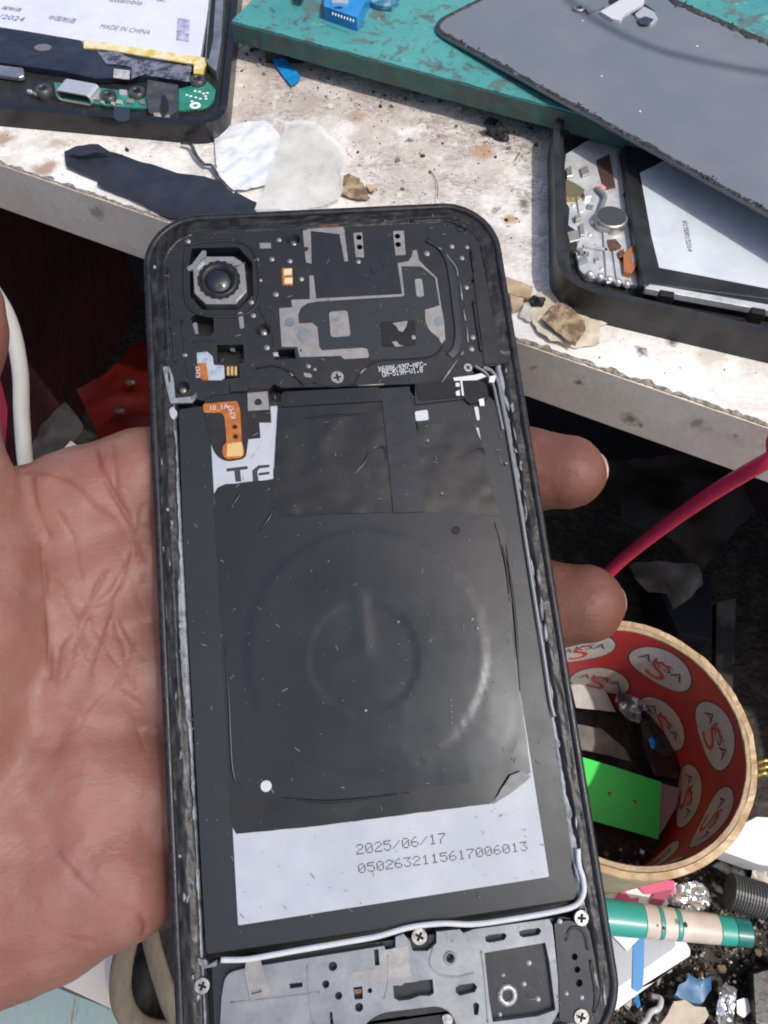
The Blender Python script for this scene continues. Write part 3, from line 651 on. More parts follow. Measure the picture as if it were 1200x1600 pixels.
slab('speaker_bracket', [(866, 1442), (890, 1438), (920, 1450, .8), (928, 1490), (940, 1560), (936, 1590), (905, 1600), (874, 1596), (874, 1540)], -2.2, -.75, K['nfc'], [circ(898, 1495, .55, -.75), circ(902, 1515, .55, -.75), circ(905, 1536, .62, -.75)], r=.5, bevel=.2, seg=2)
slab('black_module', [(560, 1612, 3), (590, 1584, 3), (690, 1572, 3), (712, 1590, 2), (722, 1700), (560, 1716)], -2.4, -.7, K['bracket'], bevel=.4, seg=2)
slab('module_screw', [(690, 1588), (700, 1584), (708, 1590), (706, 1602), (694, 1604)], -1, -.2, K['screw'], r=.4)
slab('spring_clip', [(384, 1504), (398, 1496), (406, 1498), (424, 1552), (392, 1564), (382, 1520)], HS, HS + .45, K['steel'], [L([(392, 1548), (408, 1544), (409, 1550), (393, 1554)], HS + .45)], r=.25, bevel=.1)
slab('blank_tag', [(592, 1486), (638, 1478), (642, 1526), (596, 1533)], HS, HS + .05, K['steel'], bevel=0, label='pale square mark on the lower metal plate')
slab('print_patch', [(545, 1520), (590, 1514), (591, 1528), (546, 1535)], HS, HS + .05, K['steel'], bevel=0)
slab('copper_pad', [(553, 1546), (565, 1545), (565, 1552), (554, 1553)], -2, -1.4, K['copper'], bevel=0)
for x, y, r0, r1 in ((703, 1497, .85, 1.15), (795, 1559, 1.0, 1.85)):
    a = PH.loc(x, y, HS); ob('boss_ring', move(lathe([(r1, 0), (r1 * .9, .22), (r0, .26), (r0 * .8, .05), (r0 * .75, -1.2)], 28), (a[0], a[1], HS if x < 750 else -1.9)), K['screw'] if x > 750 else K['shield'], phone, smooth=True)
for x, y, r in ((828, 1506, .5), (787, 1525, .35), (820, 1539, .45), (842, 1563, .5), (782, 1587, .4), (873, 1438, .5), (883, 1550, .4), (907, 1556, .45)):
    a = PH.loc(x, y, -1.6); ob('heat_stake', move(lathe([(.01, .3), (r * .55, .25), (r, 0)], 12), (a[0], a[1], -2.0 if x < 870 else -.8)), K['bright'], phone, smooth=True)
# screws with a cross recess
def screw(x, y, r, h):
    a = PH.loc(x, y, h); c = r * .55; w = r * .16
    cross = [(w, w), (c, w), (c, -w), (w, -w), (w, -c), (-w, -c), (-w, -w), (-c, -w), (-c, w), (-w, w), (-w, c), (w, c)]
    k = random.uniform(0, 1.5); cs = [(p[0] * math.cos(k) - p[1] * math.sin(k), p[0] * math.sin(k) + p[1] * math.cos(k)) for p in cross]
    s = ob('screw', move(prism(circle(0, 0, r, 22), -.5, .28, [cs]), (a[0], a[1], h)), K['screw'], phone, bevel=.1)
    ob('recess_floor', move(prism(circle(0, 0, r * .8, 14), -.5, .02), (a[0], a[1], h)), K['black'], s)
for x, y, r, h in ((527, 590, 1.35, -.75), (655, 1463, 1.35, -.9), (908, 1434, 1.3, -.7), (908, 1589, 1.3, -.7), (316, 1540, 1.25, -.7), (731, 575, .9, -.7)): screw(x, y, r, h)
slab('corner_clip', [(308, 1497), (322, 1500), (325, 1508), (340, 1500), (338, 1510), (318, 1514), (309, 1506)], -1.3, -.5, K['ledge'])

# --- finer mouldings, clips and dust
def ridge(name, pts, r, mat, h, flat=.6, parent=None):
    return ob(name, tube(spline([np.array([*PH.loc(x, y, h), h]) for x, y in pts], 6) if len(pts) > 2 else [np.array([*PH.loc(x, y, h), h]) for x, y in pts], r, 8, flat), mat, parent or phone, smooth=True)
ridge('camera_surround', [(292, 384), (318, 378), (374, 378), (400, 402), (404, 466), (380, 492), (316, 492), (290, 470), (288, 408), (292, 384)], .34, K['bracket'], HB + .02)
ridge('moulded_rib', [(262, 420), (266, 470), (270, 520), (274, 566)], .3, K['bracket'], HB + .03)
ridge('moulded_rib', [(284, 500), (288, 545), (296, 600)], .22, K['bracket'], HB + .03)
ridge('moulded_rib', [(290, 366), (340, 361), (400, 358), (466, 352)], .28, K['bracket'], HB + .02)
ridge('moulded_rib', [(640, 346), (690, 343), (716, 348)], .5, K['glue'], HB + .05)
ridge('moulded_rib', [(400, 470), (410, 492), (424, 520), (428, 540)], .16, K['bracket'], HB + .02)
ridge('moulded_rib', [(300, 535), (320, 532), (336, 534)], .2, K['bracket'], HB + .02)
ridge('moulded_rib', [(740, 470), (746, 510), (752, 548)], .3, K['bracket'], HB + .3)
ridge('moulded_rib', [(736, 392), (741, 424)], .25, K['bracket'], HB + .3)
ridge('moulded_rib', [(490, 598), (520, 604), (552, 600)], .2, K['bracket'], HB + .03)
ridge('shield_crease', [(360, 1566), (420, 1560), (500, 1550)], .14, K['shield'], HS)
ridge('shield_crease', [(676, 1480), (672, 1505), (686, 1522), (712, 1526), (740, 1520)], .16, K['shield'], HS)
ridge('shield_crease', [(606, 1492), (606, 1535), (600, 1560)], .12, K['shield'], HS)
ridge('shield_crease', [(480, 1508), (484, 1570), (490, 1600)], .12, K['shield'], HS)
ridge('shield_crease', [(752, 1486), (758, 1540), (762, 1598)], .16, K['shield'], HS)
ridge('bracket_ridge', [(884, 1470), (890, 1452), (904, 1450), (914, 1462), (918, 1484)], .28, K['nfc'], -.72)
ridge('bracket_ridge', [(922, 1500), (930, 1550), (928, 1582)], .3, K['nfc'], -.72)
for pts in ([(258, 436), (266, 434), (268, 452), (260, 454)], [(262, 500), (270, 498), (272, 512), (264, 514)], [(268, 548), (277, 546), (279, 562), (270, 564)], [(420, 349), (446, 347), (446, 356), (421, 357)], [(646, 338), (700, 335), (700, 341), (647, 344)], [(374, 345), (398, 344), (398, 351), (375, 352)]):
    slab('snap_clip', pts, HB - .4, HB + .18, K['bracket'], r=.2, bevel=.1)
for x, y in ((446, 396), (464, 390), (500, 592), (508, 596), (470, 548), (398, 536), (372, 528), (360, 520), (306, 478), (384, 368), (352, 370), (326, 366), (410, 360), (700, 352), (690, 366), (744, 404), (748, 470), (726, 480), (716, 574), (600, 596), (640, 594)):
    a = PH.loc(x, y, HB); ob('moulding_pip', move(lathe([(.01, .1), (.2, .09), (.3, 0)], 10), (a[0], a[1], HB)), K['bracket'], phone, smooth=True)
# dust and skin flakes over the open phone
rd = random.Random(17); V, Fc = [], []
for i in range(420):
    x, y = rd.uniform(3, 73), -rd.uniform(3, 160); h = HB + .3 if y > -34 else (HF + .5 if y > -146 else HS + .25)
    k = len(V); l, w, a = rd.choice((.12, .12, .18, .5)) * rd.uniform(.5, 1.2), rd.uniform(.04, .09), rd.uniform(0, 3.14); c, s_ = math.cos(a), math.sin(a)
    V += [(x + u * l * c - t * w * s_, y + u * l * s_ + t * w * c, h) for u, t in ((-1, -1), (1, -1), (1, 1), (-1, 1))]; Fc.append((k, k + 1, k + 2, k + 3))
ob('dust', (V, Fc), M('grey_dust', (.22, .22, .21), .8), phone, kind='stuff')

# ---------------------------------------------------------------- the hand: one continuous surface grown from tapered limbs
def HP(px, py, h): return np.array(PH.loc3(px, py, h))
limbs = []                                           # (a, ra, b, rb, blend)
def limb(pts, k=5.0):
    for (a, b) in zip(pts[:-1], pts[1:]): limbs.append((HP(*a[:3]), a[3], HP(*b[:3]), b[3], k))
limb([(20, 850, -15, 13), (130, 800, -15, 12.5), (222, 752, -14.5, 10.2), (330, 742, -19, 9.6), (520, 728, -20.5, 9.2), (700, 726, -19.5, 8.9), (800, 733, -15, 8.7), (888, 738, -9.5, 8.0)])            # index
limb([(10, 980, -17, 15), (130, 930, -17, 14), (225, 890, -18, 11.5), (340, 905, -20.5, 10), (540, 930, -21.5, 9.6), (720, 945, -20, 9.2), (830, 946, -15, 8.9), (914, 943, -9.5, 8.1)])           # middle
limb([(0, 1100, -17, 16), (130, 1070, -18, 14), (240, 1060, -20, 12), (360, 1090, -20.5, 10), (540, 1120, -20.5, 9.2), (720, 1135, -19, 8.5), (830, 1140, -17.5, 7.8)])                         # ring
limb([(10, 1230, -17, 16), (140, 1230, -17, 14), (235, 1240, -19, 11.5), (340, 1260, -19.5, 9), (500, 1300, -18.5, 8), (660, 1315, -17.5, 7.2), (740, 1318, -16.5, 6.6)])                       # little finger
limb([(60, 1360, -17, 15.5), (165, 1350, -15, 12.5), (213, 1388, -12.5, 7.6)], 4)                                                                                                         # heel of the hand
limb([(-60, 1400, -20, 18), (70, 1400, -17, 15), (165, 1395, -14, 9.5)], 5)
limb([(-420, 1640, -34, 26), (-200, 1500, -26, 22), (-60, 1390, -20, 19), (-20, 1220, -19, 18)], 8)                                                                               # wrist
limb([(-210, 1300, -16, 22), (-120, 1130, -6, 18), (-66, 985, -4, 15.5), (-60, 880, -3, 13.2), (-82, 770, 1, 11), (-98, 640, 5, 9.6), (-82, 520, 7, 9.6), (-78, 470, 8, 9.0)], 3.5)                    # thumb
limb([(20, 830, -16, 12), (-60, 860, -12, 13)], 5)
st = .48
lo = np.min([np.minimum(a - ra, b - rb) for a, ra, b, rb, k in limbs], 0) - 3; hi = np.max([np.maximum(a + ra, b + rb) for a, ra, b, rb, k in limbs], 0) + 3
lo[0] = max(lo[0], -82.0); lo[1] = max(lo[1], -188)
nx = ((hi - lo) / st).astype(int) + 2
D3 = np.full(nx, 8.0, np.float32)
for a, ra, b, rb, k in limbs:
    m = k + max(ra, rb) + 8
    i0 = np.clip(((np.minimum(a, b) - m - lo) / st).astype(int), 0, nx - 1); i1 = np.clip(((np.maximum(a, b) + m - lo) / st).astype(int) + 1, 1, nx)
    if np.any(i1 <= i0): continue
    g = [(lo[q] + st * np.arange(i0[q], i1[q])).astype(np.float32) for q in range(3)]
    X, Y, Z = g[0][:, None, None] - a[0], g[1][None, :, None] - a[1], g[2][None, None, :] - a[2]
    ab = b - a; t = np.clip((X * ab[0] + Y * ab[1] + Z * ab[2]) / (ab @ ab), 0, 1).astype(np.float32)
    d = np.sqrt((X - t * ab[0]) ** 2 + (Y - t * ab[1]) ** 2 + (Z - t * ab[2]) ** 2) - (ra + (rb - ra) * t)
    S = D3[i0[0]:i1[0], i0[1]:i1[1], i0[2]:i1[2]]
    hh = np.clip(.5 + .5 * (S - d) / k, 0, 1); D3[i0[0]:i1[0], i0[1]:i1[1], i0[2]:i1[2]] = S + (d - S) * hh - k * hh * (1 - hh)
D3[0], D3[:, 0] = 2.0, np.maximum(D3[:, 0], 2.0)
# the phone presses its back into the fingers
zz = (lo[2] + st * np.arange(nx[2]))[None, None, :]; xx = (lo[0] + st * np.arange(nx[0]))[:, None, None]; yy = (lo[1] + st * np.arange(nx[1]))[None, :, None]
dx = np.abs(xx - PW / 2) - PW / 2; dy = np.abs(yy + PL / 2) - PL / 2; dz = np.abs(zz + 4.2) - 4.6
pb = np.maximum(np.maximum(dx, dy), dz).astype(np.float32)
D3 = np.maximum(D3, -(pb - .25))
sg = D3 < 0
c8 = [sg[i:nx[0] - 1 + i, j:nx[1] - 1 + j, k:nx[2] - 1 + k] for i in (0, 1) for j in (0, 1) for k in (0, 1)]
cnt = sum(c.astype(np.int8) for c in c8); act = (cnt > 0) & (cnt < 8); ci = np.argwhere(act); cid = np.full(act.shape, -1, np.int32); cid[act] = np.arange(len(ci))
cor = [(i, j, k) for i in (0, 1) for j in (0, 1) for k in (0, 1)]
val = {c: D3[ci[:, 0] + c[0], ci[:, 1] + c[1], ci[:, 2] + c[2]] for c in cor}
acc = np.zeros((len(ci), 3)); nn = np.zeros(len(ci))
for c in cor:
    for ax in range(3):
        if c[ax] == 0:
            e = list(c); e[ax] = 1; e = tuple(e); A, B = val[c], val[e]; x = (A < 0) != (B < 0); t = np.where(x, A / np.where(x, A - B, 1), 0)
            p = np.tile(np.array(c, float), (len(ci), 1)); p[:, ax] = t; acc += p * x[:, None]; nn += x
hv = lo + st * (ci + acc / nn[:, None]); hf = []
for ax in range(3):
    s0 = [slice(None)] * 3; s1 = [slice(None)] * 3; s0[ax] = slice(0, -1); s1[ax] = slice(1, None)
    ch = sg[tuple(s0)] != sg[tuple(s1)]; q = np.argwhere(ch); o1, o2 = (ax + 1) % 3, (ax + 2) % 3
    q = q[(q[:, o1] > 0) & (q[:, o2] > 0) & (q[:, o1] < act.shape[o1]) & (q[:, o2] < act.shape[o2])]
    def cell(d1, d2):
        r = q.copy(); r[:, o1] -= d1; r[:, o2] -= d2; return cid[r[:, 0], r[:, 1], r[:, 2]]
    quad = np.stack([cell(1, 1), cell(0, 1), cell(0, 0), cell(1, 0)], 1)
    fl = ~sg[q[:, 0], q[:, 1], q[:, 2]]; quad[fl] = quad[fl][:, ::-1]; hf.append(quad[(quad >= 0).all(1)])
hf = np.concatenate(hf)
def smooth_mesh(v, f, it):
    for _ in range(it):
        s = np.zeros_like(v); w = np.zeros(len(v))
        for a, b in ((0, 1), (1, 2), (2, 3), (3, 0)):
            np.add.at(s, f[:, a], v[f[:, b]]); np.add.at(s, f[:, b], v[f[:, a]]); np.add.at(w, f[:, a], 1); np.add.at(w, f[:, b], 1)
        v = v + .5 * (s / np.maximum(w, 1)[:, None] - v)
    return v
hv = smooth_mesh(hv, hf, 4)
fn = np.cross(hv[hf[:, 2]] - hv[hf[:, 0]], hv[hf[:, 3]] - hv[hf[:, 1]]); vn = np.zeros_like(hv)
for q in range(4): np.add.at(vn, hf[:, q], fn)
vn /= np.linalg.norm(vn, axis=1)[:, None] + 1e-9
# palm creases: polylines followed over the skin
wv = PH.o + hv[:, :1] * PH.X + hv[:, 1:2] * PH.Y + hv[:, 2:] * PH.Z - CP
dep = wv @ CF; ix = 600 + 1200 * (wv @ CR) / dep; iy = 800 + 1200 * (wv @ CD) / dep
creases = [([(150, 705), (160, 735), (175, 765), (190, 790), (204, 815), (212, 845), (225, 880)], 5.5, .75), ([(176, 695), (180, 740), (186, 775), (200, 800)], 4, .5), ([(205, 815), (206, 850), (197, 880), (192, 910), (180, 935), (175, 960), (165, 990), (152, 1015), (143, 1040), (134, 1066), (120, 1090)], 4.5, .46), ([(30, 738), (70, 740), (105, 750), (130, 768), (150, 790), (175, 810), (192, 832)], 4.5, .45), ([(175, 850), (190, 870), (196, 880)], 3.5, .3), ([(85, 905), (105, 925), (125, 940)], 4, .3), ([(165, 890), (150, 920), (140, 945), (122, 972), (105, 995), (95, 1010)], 4.5, .45), ([(125, 930), (140, 950), (165, 945), (175, 955)], 3.5, .35), ([(120, 980), (128, 1005), (138, 1030), (150, 1010)], 3.5, .4), ([(175, 960), (182, 985), (192, 1010), (195, 1040)], 3.5, .4), ([(95, 1010), (90, 1040), (86, 1070)], 4, .35), ([(222, 790), (214, 830), (222, 870), (226, 900)], 3.5, .45), ([(150, 700), (165, 745), (182, 782), (206, 828), (214, 868), (226, 912)], 3, .55), ([(196, 880), (184, 905), (172, 925), (150, 940)], 3, .35), ([(178, 955), (196, 985), (208, 1010), (226, 1030)], 3, .35), ([(140, 965), (120, 1000), (112, 1035), (100, 1060)], 3, .35), ([(160, 1000), (176, 1030), (196, 1050), (212, 1078)], 3, .35), ([(100, 930), (116, 960), (124, 985), (138, 1010)], 3, .3), ([(90, 800), (110, 830), (120, 860), (128, 900)], 4, .25), ([(212, 1000), (196, 1040), (180, 1072), (150, 1100), (120, 1140)], 3.5, .35), ([(50, 745), (56, 790), (66, 820), (78, 836)], 5, .5), ([(66, 850), (70, 900), (74, 960), (77, 1010), (78, 1060)], 6, .55), ([(140, 1050), (170, 1075), (190, 1080), (225, 1105)], 3.5, .3), ([(134, 1066), (110, 1120), (95, 1160), (70, 1200), (45, 1230)], 12, .42), ([(75, 1310), (100, 1345), (125, 1375), (150, 1402)], 5, .4), ([(195, 1045), (180, 1075), (165, 1100)], 3.5, .3), ([(222, 1462), (226, 1448), (218, 1430)], 5, .6), ([(160, 1000), (148, 985), (140, 965)], 3, .3), ([(200, 900), (212, 925), (222, 950)], 3, .25), ([(185, 1100), (210, 1130), (225, 1170)], 4, .2), ([(60, 1440), (100, 1460), (150, 1470)], 4, .15)]
wav = .5 + .5 * np.sin(ix * .061 + 1.3 * np.sin(iy * .043)) * np.cos(iy * .052 + np.sin(ix * .037)); dp = np.zeros(len(hv)); face = (vn[:, 2] > .1) & (hv[:, 0] < 6)
for pl, wpx, dpt in creases:
    pp = spline([np.array(q, float) for q in pl], 4); best = np.full(len(hv), 1e9)
    for a, b in zip(pp[:-1], pp[1:]):
        ab = b - a; t = np.clip(((ix - a[0]) * ab[0] + (iy - a[1]) * ab[1]) / (ab @ ab + 1e-9), 0, 1)
        best = np.minimum(best, np.hypot(ix - a[0] - t * ab[0], iy - a[1] - t * ab[1]))
    fade = np.clip(.35 + .9 * wav, .15, 1); ww = wpx * (.62 if wpx < 9 else 1.4); dp = np.maximum(dp, dpt * fade * (.85 * np.exp(-(best / ww) ** 2) + .16 * np.exp(-(best / (ww * 3.2)) ** 2)))
dp *= face
lumpy = np.array([fbm(a[0] * .12, a[1] * .12, a[2] * .12, 3) for a in hv]) if len(hv) < 600000 else 0
hv = hv - vn * (dp * 1.05)[:, None] + vn * (lumpy * .35)[:, None]
g = G('skin')
cr = g.n('ShaderNodeAttribute'); cr.attribute_name = 'crease'
base = g.mix(g.rng(g.noise(55, 4), .35, .68), (.36, .165, .115), (.435, .222, .165))
base = g.mix(g.ma('MULTIPLY', g.rng(g.noise(28, 3, .5, 0, g.map((1, 1, 1), (0, 0, 0), (4, 2, 7))), .42, .66), .55), base, (.33, .122, .08))
base = g.mix(g.ma('MULTIPLY', g.rng(g.noise(95, 4, .6, 0, g.map((1, 1, 1), (0, 0, 0), (1, 5, 3))), .52, .68), .45), base, (.50, .28, .225))
base = g.mix(g.ma('MULTIPLY', g.rng(g.noise(150, 5), .5, .68), .5), base, (.43, .155, .118))
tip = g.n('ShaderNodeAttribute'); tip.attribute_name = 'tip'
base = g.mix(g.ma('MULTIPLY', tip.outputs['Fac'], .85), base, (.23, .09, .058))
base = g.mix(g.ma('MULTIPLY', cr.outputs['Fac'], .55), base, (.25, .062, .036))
ve = g.n('ShaderNodeTexVoronoi'); ve.feature = 'DISTANCE_TO_EDGE'; ve.inputs['Scale'].default_value = 135
wp = g.n('ShaderNodeVectorMath'); wp.operation = 'MULTIPLY_ADD'; g.nt.links.new(g.noise(120, 4, .6, 0, None, 1), wp.inputs[0]); wp.inputs[1].default_value = (.006, .006, .006); g.nt.links.new(g.map((1, .62, 1), (0, 0, .35)), wp.inputs[2]); g.nt.links.new(wp.outputs[0], ve.inputs['Vector'])
fold = g.ma('MULTIPLY', g.rng(ve.outputs['Distance'], .0, .09, 1, 0), g.rng(g.noise(40, 3), .5, .7)); fold = g.ma('MULTIPLY', fold, g.rng(tip.outputs['Fac'], 0, .2, 1, 0))
base = g.mix(g.ma('MULTIPLY', fold, .12), base, (.34, .11, .075))
v1 = g.vor(900, g.map((1, 1.9, 1), (0, 0, .6)), 'Distance'); n1 = g.noise(1500, 4)
g.bump(g.ma('SUBTRACT', g.ma('ADD', g.ma('MULTIPLY', v1, .6), n1), g.ma('MULTIPLY', fold, .8)), .00012, .8)
skin = g.out(base, .42, **{'Subsurface Weight': .3, 'Subsurface Scale': .004, 'Specular IOR Level': .45})
skin.node_tree.nodes['Principled BSDF'].inputs['Subsurface Radius'].default_value = (1, .35, .2)
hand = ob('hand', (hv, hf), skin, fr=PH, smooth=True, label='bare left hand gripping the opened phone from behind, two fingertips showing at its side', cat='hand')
at_ = hand.data.attributes.new('crease', 'FLOAT', 'POINT'); at_.data.foreach_set('value', np.clip(dp * 1.9, 0, 1).astype(np.float32))
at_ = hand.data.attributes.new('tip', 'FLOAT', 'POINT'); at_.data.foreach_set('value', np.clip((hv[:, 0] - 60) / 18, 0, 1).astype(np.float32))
nailm = M('fingernail', (.55, .36, .30), .3, coat=.3)
for px, py, h, ang in ((905, 738, -15.0, .25), (931, 943, -15.0, .2)):
    q = HP(px, py, h); ob('fingernail', rot3(lump(1, 3, 5.2, 5.0, 1.2, 3, 0), (0, 1, 0), -1.0, tuple(q + np.array([2.6, 0, -.8]))), nailm, hand, smooth=True)

# ---------------------------------------------------------------- things on the bench
def flat(name, px, z, mat, label, cat, hf=None, s=2.5, jag=.3, seed=1, solid=.25, group=None, base=None):
    """a thin torn or cut piece lying at height z: outline read on the plane z, own relief hf(x, y)"""
    q = np.mean(px, 0); fr = Fr(P(q[0], q[1], z))
    pts = fr.pts(px, 0)
    return ob(name, sheet(pts, s, hf or (lambda x, y: 0.0), jag, seed), mat, fr=fr, smooth=True, solid=solid, label=label, cat=cat, group=group)
def block(name, px, z0, z1, mat, label=None, cat=None, parent=None, fr=None, r=0, bevel=.15, holes=(), group=None, seg=2):
    if parent is None:
        q = np.mean([p[:2] for p in px], 0); fr = Fr(P(q[0], q[1], z0)); off = z0
    else: off = fr.o[2] if abs(fr.Z[2] - 1) < 1e-6 else 0
    p = [tuple(fr.loc(a[0], a[1], z1 - off)) + ((a[2],) if len(a) > 2 else ()) for a in px]
    if r or any(len(a) > 2 for a in px): p = rpoly(p, r)
    return ob(name, prism(p, z0 - off, z1 - off, [fr.pts(h, z1 - off) for h in holes]), mat, parent, fr if parent is None else None, bevel=bevel, label=label, cat=cat, group=group, seg=seg)

# teal painted slab
g = G('chipped_teal_paint')
b0 = g.mix(g.rng(g.noise(25, 5), .35, .7), (.04, .215, .215), (.07, .285, .275))
b0 = g.mix(g.ma('MULTIPLY', g.rng(g.noise(75, 8, .7, .8), .54, .58), .85), b0, (.085, .12, .115))
b0 = g.mix(g.ma('MULTIPLY', g.rng(g.noise(300, 4, .6), .58, .66), .6), b0, (.05, .05, .04))
b0 = g.mix(g.ma('MULTIPLY', g.rng(g.noise(120, 6, .7, 0, g.map((1, 1, 1), (0, 0, 0), (2, 7, 0))), .62, .68), .5), b0, (.30, .46, .42))
g.bump(g.noise(220, 6), .0005, .6); teal = g.out(b0, g.rng(g.noise(60, 3), .3, .7, .4, .65))
SZ0, SZ1 = 5.6, 11.8
s0, s1 = P(364, 33, SZ1), P(826, 156, SZ1); sd = nrm(s1 - s0); sb = np.array([-sd[1], sd[0], 0])
slabt = thing('teal_board', Fr((s0[0], s0[1], 0)), 'worn teal painted board lying on the bench behind the phones', 'board')
def sl(t, b): q = sd * t + sb * b; return (q[0], q[1])
n_ = 120
fe = [sl(-.5 + 190 * i / n_, .35 * fbm(i * .22, 3, 1) + (.5 * max(0, N3(i * .6, 1, 2) - .25))) for i in range(n_ + 1)]
ob('painted_panel', prism(fe + [sl(190, 95), sl(-2, 95)], SZ0, SZ1), teal, slabt, bevel=.4)
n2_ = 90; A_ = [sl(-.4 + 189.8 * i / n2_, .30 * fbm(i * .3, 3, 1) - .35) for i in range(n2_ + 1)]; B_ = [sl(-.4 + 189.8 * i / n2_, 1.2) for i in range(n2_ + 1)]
ge = M('shaded_green_edge', (.030, .105, .092), .6, col2=(.055, .075, .06), ns=120, lo=.4, hi=.62, bs=300, bd=.0004)  # front face coloured darker to paint its shade, with mottled grime
ob('shaded_edge', prism(A_ + B_[::-1], SZ0 + .1, SZ1 - .55), ge, slabt)
for t, b in ((12, 9), (170, 9), (12, 80), (170, 80)): ob('foot', move(box(-6, -5, .02, 6, 5, SZ0 - .02), (*sl(t, b), 0)), K['black'], slabt)

# blue plug on the slab
bluep = M('blue_plastic', (.012, .16, .42), .28, col2=(.02, .22, .52), ns=200, coat=.4)
bf = at(540, 8, SZ1)
plug = thing('blue_connector', bf, 'bright blue plastic connector lying on the teal board at the top', 'connector')
pp = bf.pts([(506, 15), (512, -30), (590, -24), (575, 0), (559, 33), (549, 30)], 3)
ob('shell', prism(rpoly(pp, .6), .02, 4.0, [circle(*bf.loc(528, 12, 4), 1.5, 16, .7)]), bluep, plug, bevel=.3)
ob('slot', prism(circle(*bf.loc(528, 12, 3.2), 1.45, 16, .65), .1, 3.2), K['black'], plug)
ob('metal_tab', prism(bf.pts([(520, -6), (545, -4), (543, 6), (518, 4)], 4.4), 3.9, 4.6), K['bright'], plug, bevel=.1)
for i in range(8):
    a = bf.loc(520 + i * 4.6, 22 + i * 1.6, 4.0); ob('tooth', move(box(-.18, -.35, 3.9, .18, .35, 4.3), (*a, 0)), K['white'], plug)
block('blue_board_scrap', [(572, 0), (600, -12), (625, -2), (612, 10), (590, 8)], SZ1 + .02, SZ1 + 1.6, M('green_blue_pcb', (.02, .14, .22), .4, col2=(.2, .3, .35), ns=500, lo=.5, hi=.6), 'small blue-green circuit scrap on the teal board beside the blue connector', 'circuit scrap')
flat('black_rubber_bit', [(458, -3), (478, -6), (474, 8), (460, 7)], SZ1 + .5, K['black'], 'tiny black scrap on the teal board by the top edge of the picture', 'scrap', lambda x, y: 1.2 + fbm(x, y), .7)

# pieces on the laminate
navy = M('blue_black_film', (.016, .019, .028), .45, col2=(.028, .031, .042), ns=120, lo=.4, hi=.65, bs=300, bd=.0002, rough2=.33)
strip_ = flat('black_film_strip', [(102, 240), (120, 233), (155, 229), (170, 237), (205, 250), (275, 272), (300, 275), (340, 288), (365, 300), (400, 318), (400, 345), (345, 352), (265, 343), (240, 330), (205, 313), (152, 292), (155, 284), (106, 264)], .6, navy, 'torn blue-black film strip lying on the bench edge left of the held phone', 'film', lambda x, y: .5 + .9 * fbm(x * .09, y * .09, 4) + 1.8 * sm(26, 36, -x), 2, .5, 3)
fold_ = flat('folded_corner', [(104, 238), (122, 232), (155, 228), (172, 238), (150, 240), (122, 242)], 3.2, navy, 'folded over corner at the left tip of the torn black film strip', 'film', lambda x, y: .6 * fbm(x * .2, y * .2), 1.5, .3, 5)
fold_.parent = strip_; fold_.location = fold_.location - strip_.location; del fold_['label'], fold_['category']
silver = M('silver_sheet', (.84, .85, .86), .3, .25, col2=(.70, .72, .74), ns=200, bs=260, bd=.0006)
flat('silver_sheet', [(334, 203), (372, 196), (415, 191), (441, 217), (430, 255), (418, 291), (380, 300), (362, 299), (340, 282)], .5, silver, 'small crumpled silver white sheet on the bench above the held phone', 'foil', lambda x, y: .6 + .8 * fbm(x * .18, y * .18, 2) + .25 * N3(x * .8, y * .8), 1.1, .3, 7)
clear = M('clear_plastic', (.80, .80, .77), .2, alpha=.36, col2=(.66, .67, .65), ns=160, bs=120, bd=.0005)
flat('clear_film', [(447, 192), (472, 186), (500, 198), (524, 218), (541, 238), (538, 275), (533, 312), (500, 325), (470, 332), (398, 332), (412, 300), (425, 260), (440, 217)], 1.4, clear, 'cloudy translucent plastic film on the bench just above the held phone', 'plastic film', lambda x, y: .5 + .7 * fbm(x * .08, y * .08, 6), 1.6, .25, 8, .1)
fr = at(330, 262, 0)
ob('steel_clip', tube(spline([np.array([*fr.loc(x, y, 1.4), z]) for x, y, z in ((284, 224, 1.4), (299, 230, 2.2), (306, 243, 1.7), (318, 256, 1.4), (330, 259, 1.5), (338, 270, 1.4), (352, 288, 1.2), (366, 300, 1.0))], 6), .62, 8, .6), M('dark_steel', (.10, .10, .10), .32, .8, col2=(.3, .3, .3), ns=600), fr=fr, smooth=True, label='thin bent steel clip on the bench beside the silver sheet', cat='metal clip')
flat('blue_foil', [(415, 80), (432, 83), (452, 103), (471, 124), (456, 137), (441, 118), (426, 98)], .6, M('blue_foil', (.01, .21, .56), .2, .25, col2=(.02, .30, .68), ns=150, bs=150, bd=.0008), 'small shiny blue foil strip on the dusty bench in front of the teal board', 'foil', lambda x, y: .7 + .9 * math.sin((x + y) * .35) * .5 + .3 * N3(x * .6, y * .6), .8, .15, 3, .12)
card = M('brown_card', (.36, .27, .17), .8, col2=(.13, .085, .05), ns=260, lo=.42, hi=.58, bs=600, bd=.0006)
cardl = M('pale_brown_card', (.46, .36, .24), .8, col2=(.33, .23, .13), ns=160, lo=.42, hi=.62, bs=500, bd=.0005)
beige = M('beige_paper', (.58, .53, .42), .75, col2=(.42, .36, .27), ns=140, lo=.42, hi=.64, bs=260, bd=.0008)
wr = lambda k, a=.6: (lambda x, y: .4 + a * fbm(x * .25, y * .25, k))
flat('brown_card_scrap', [(530, 281), (545, 274), (562, 281), (573, 298), (578, 312), (560, 314), (531, 306)], .6, card, 'torn brown card scrap on the bench touching the clear film', 'card scrap', wr(1), 1, .5, 1, .4)
flat('brown_card_scrap', [(572, 291), (590, 289), (586, 300), (577, 303)], .5, cardl, 'tiny pale brown chip right of the torn brown card scrap', 'card scrap', wr(2), .8, .3, 2, .4)
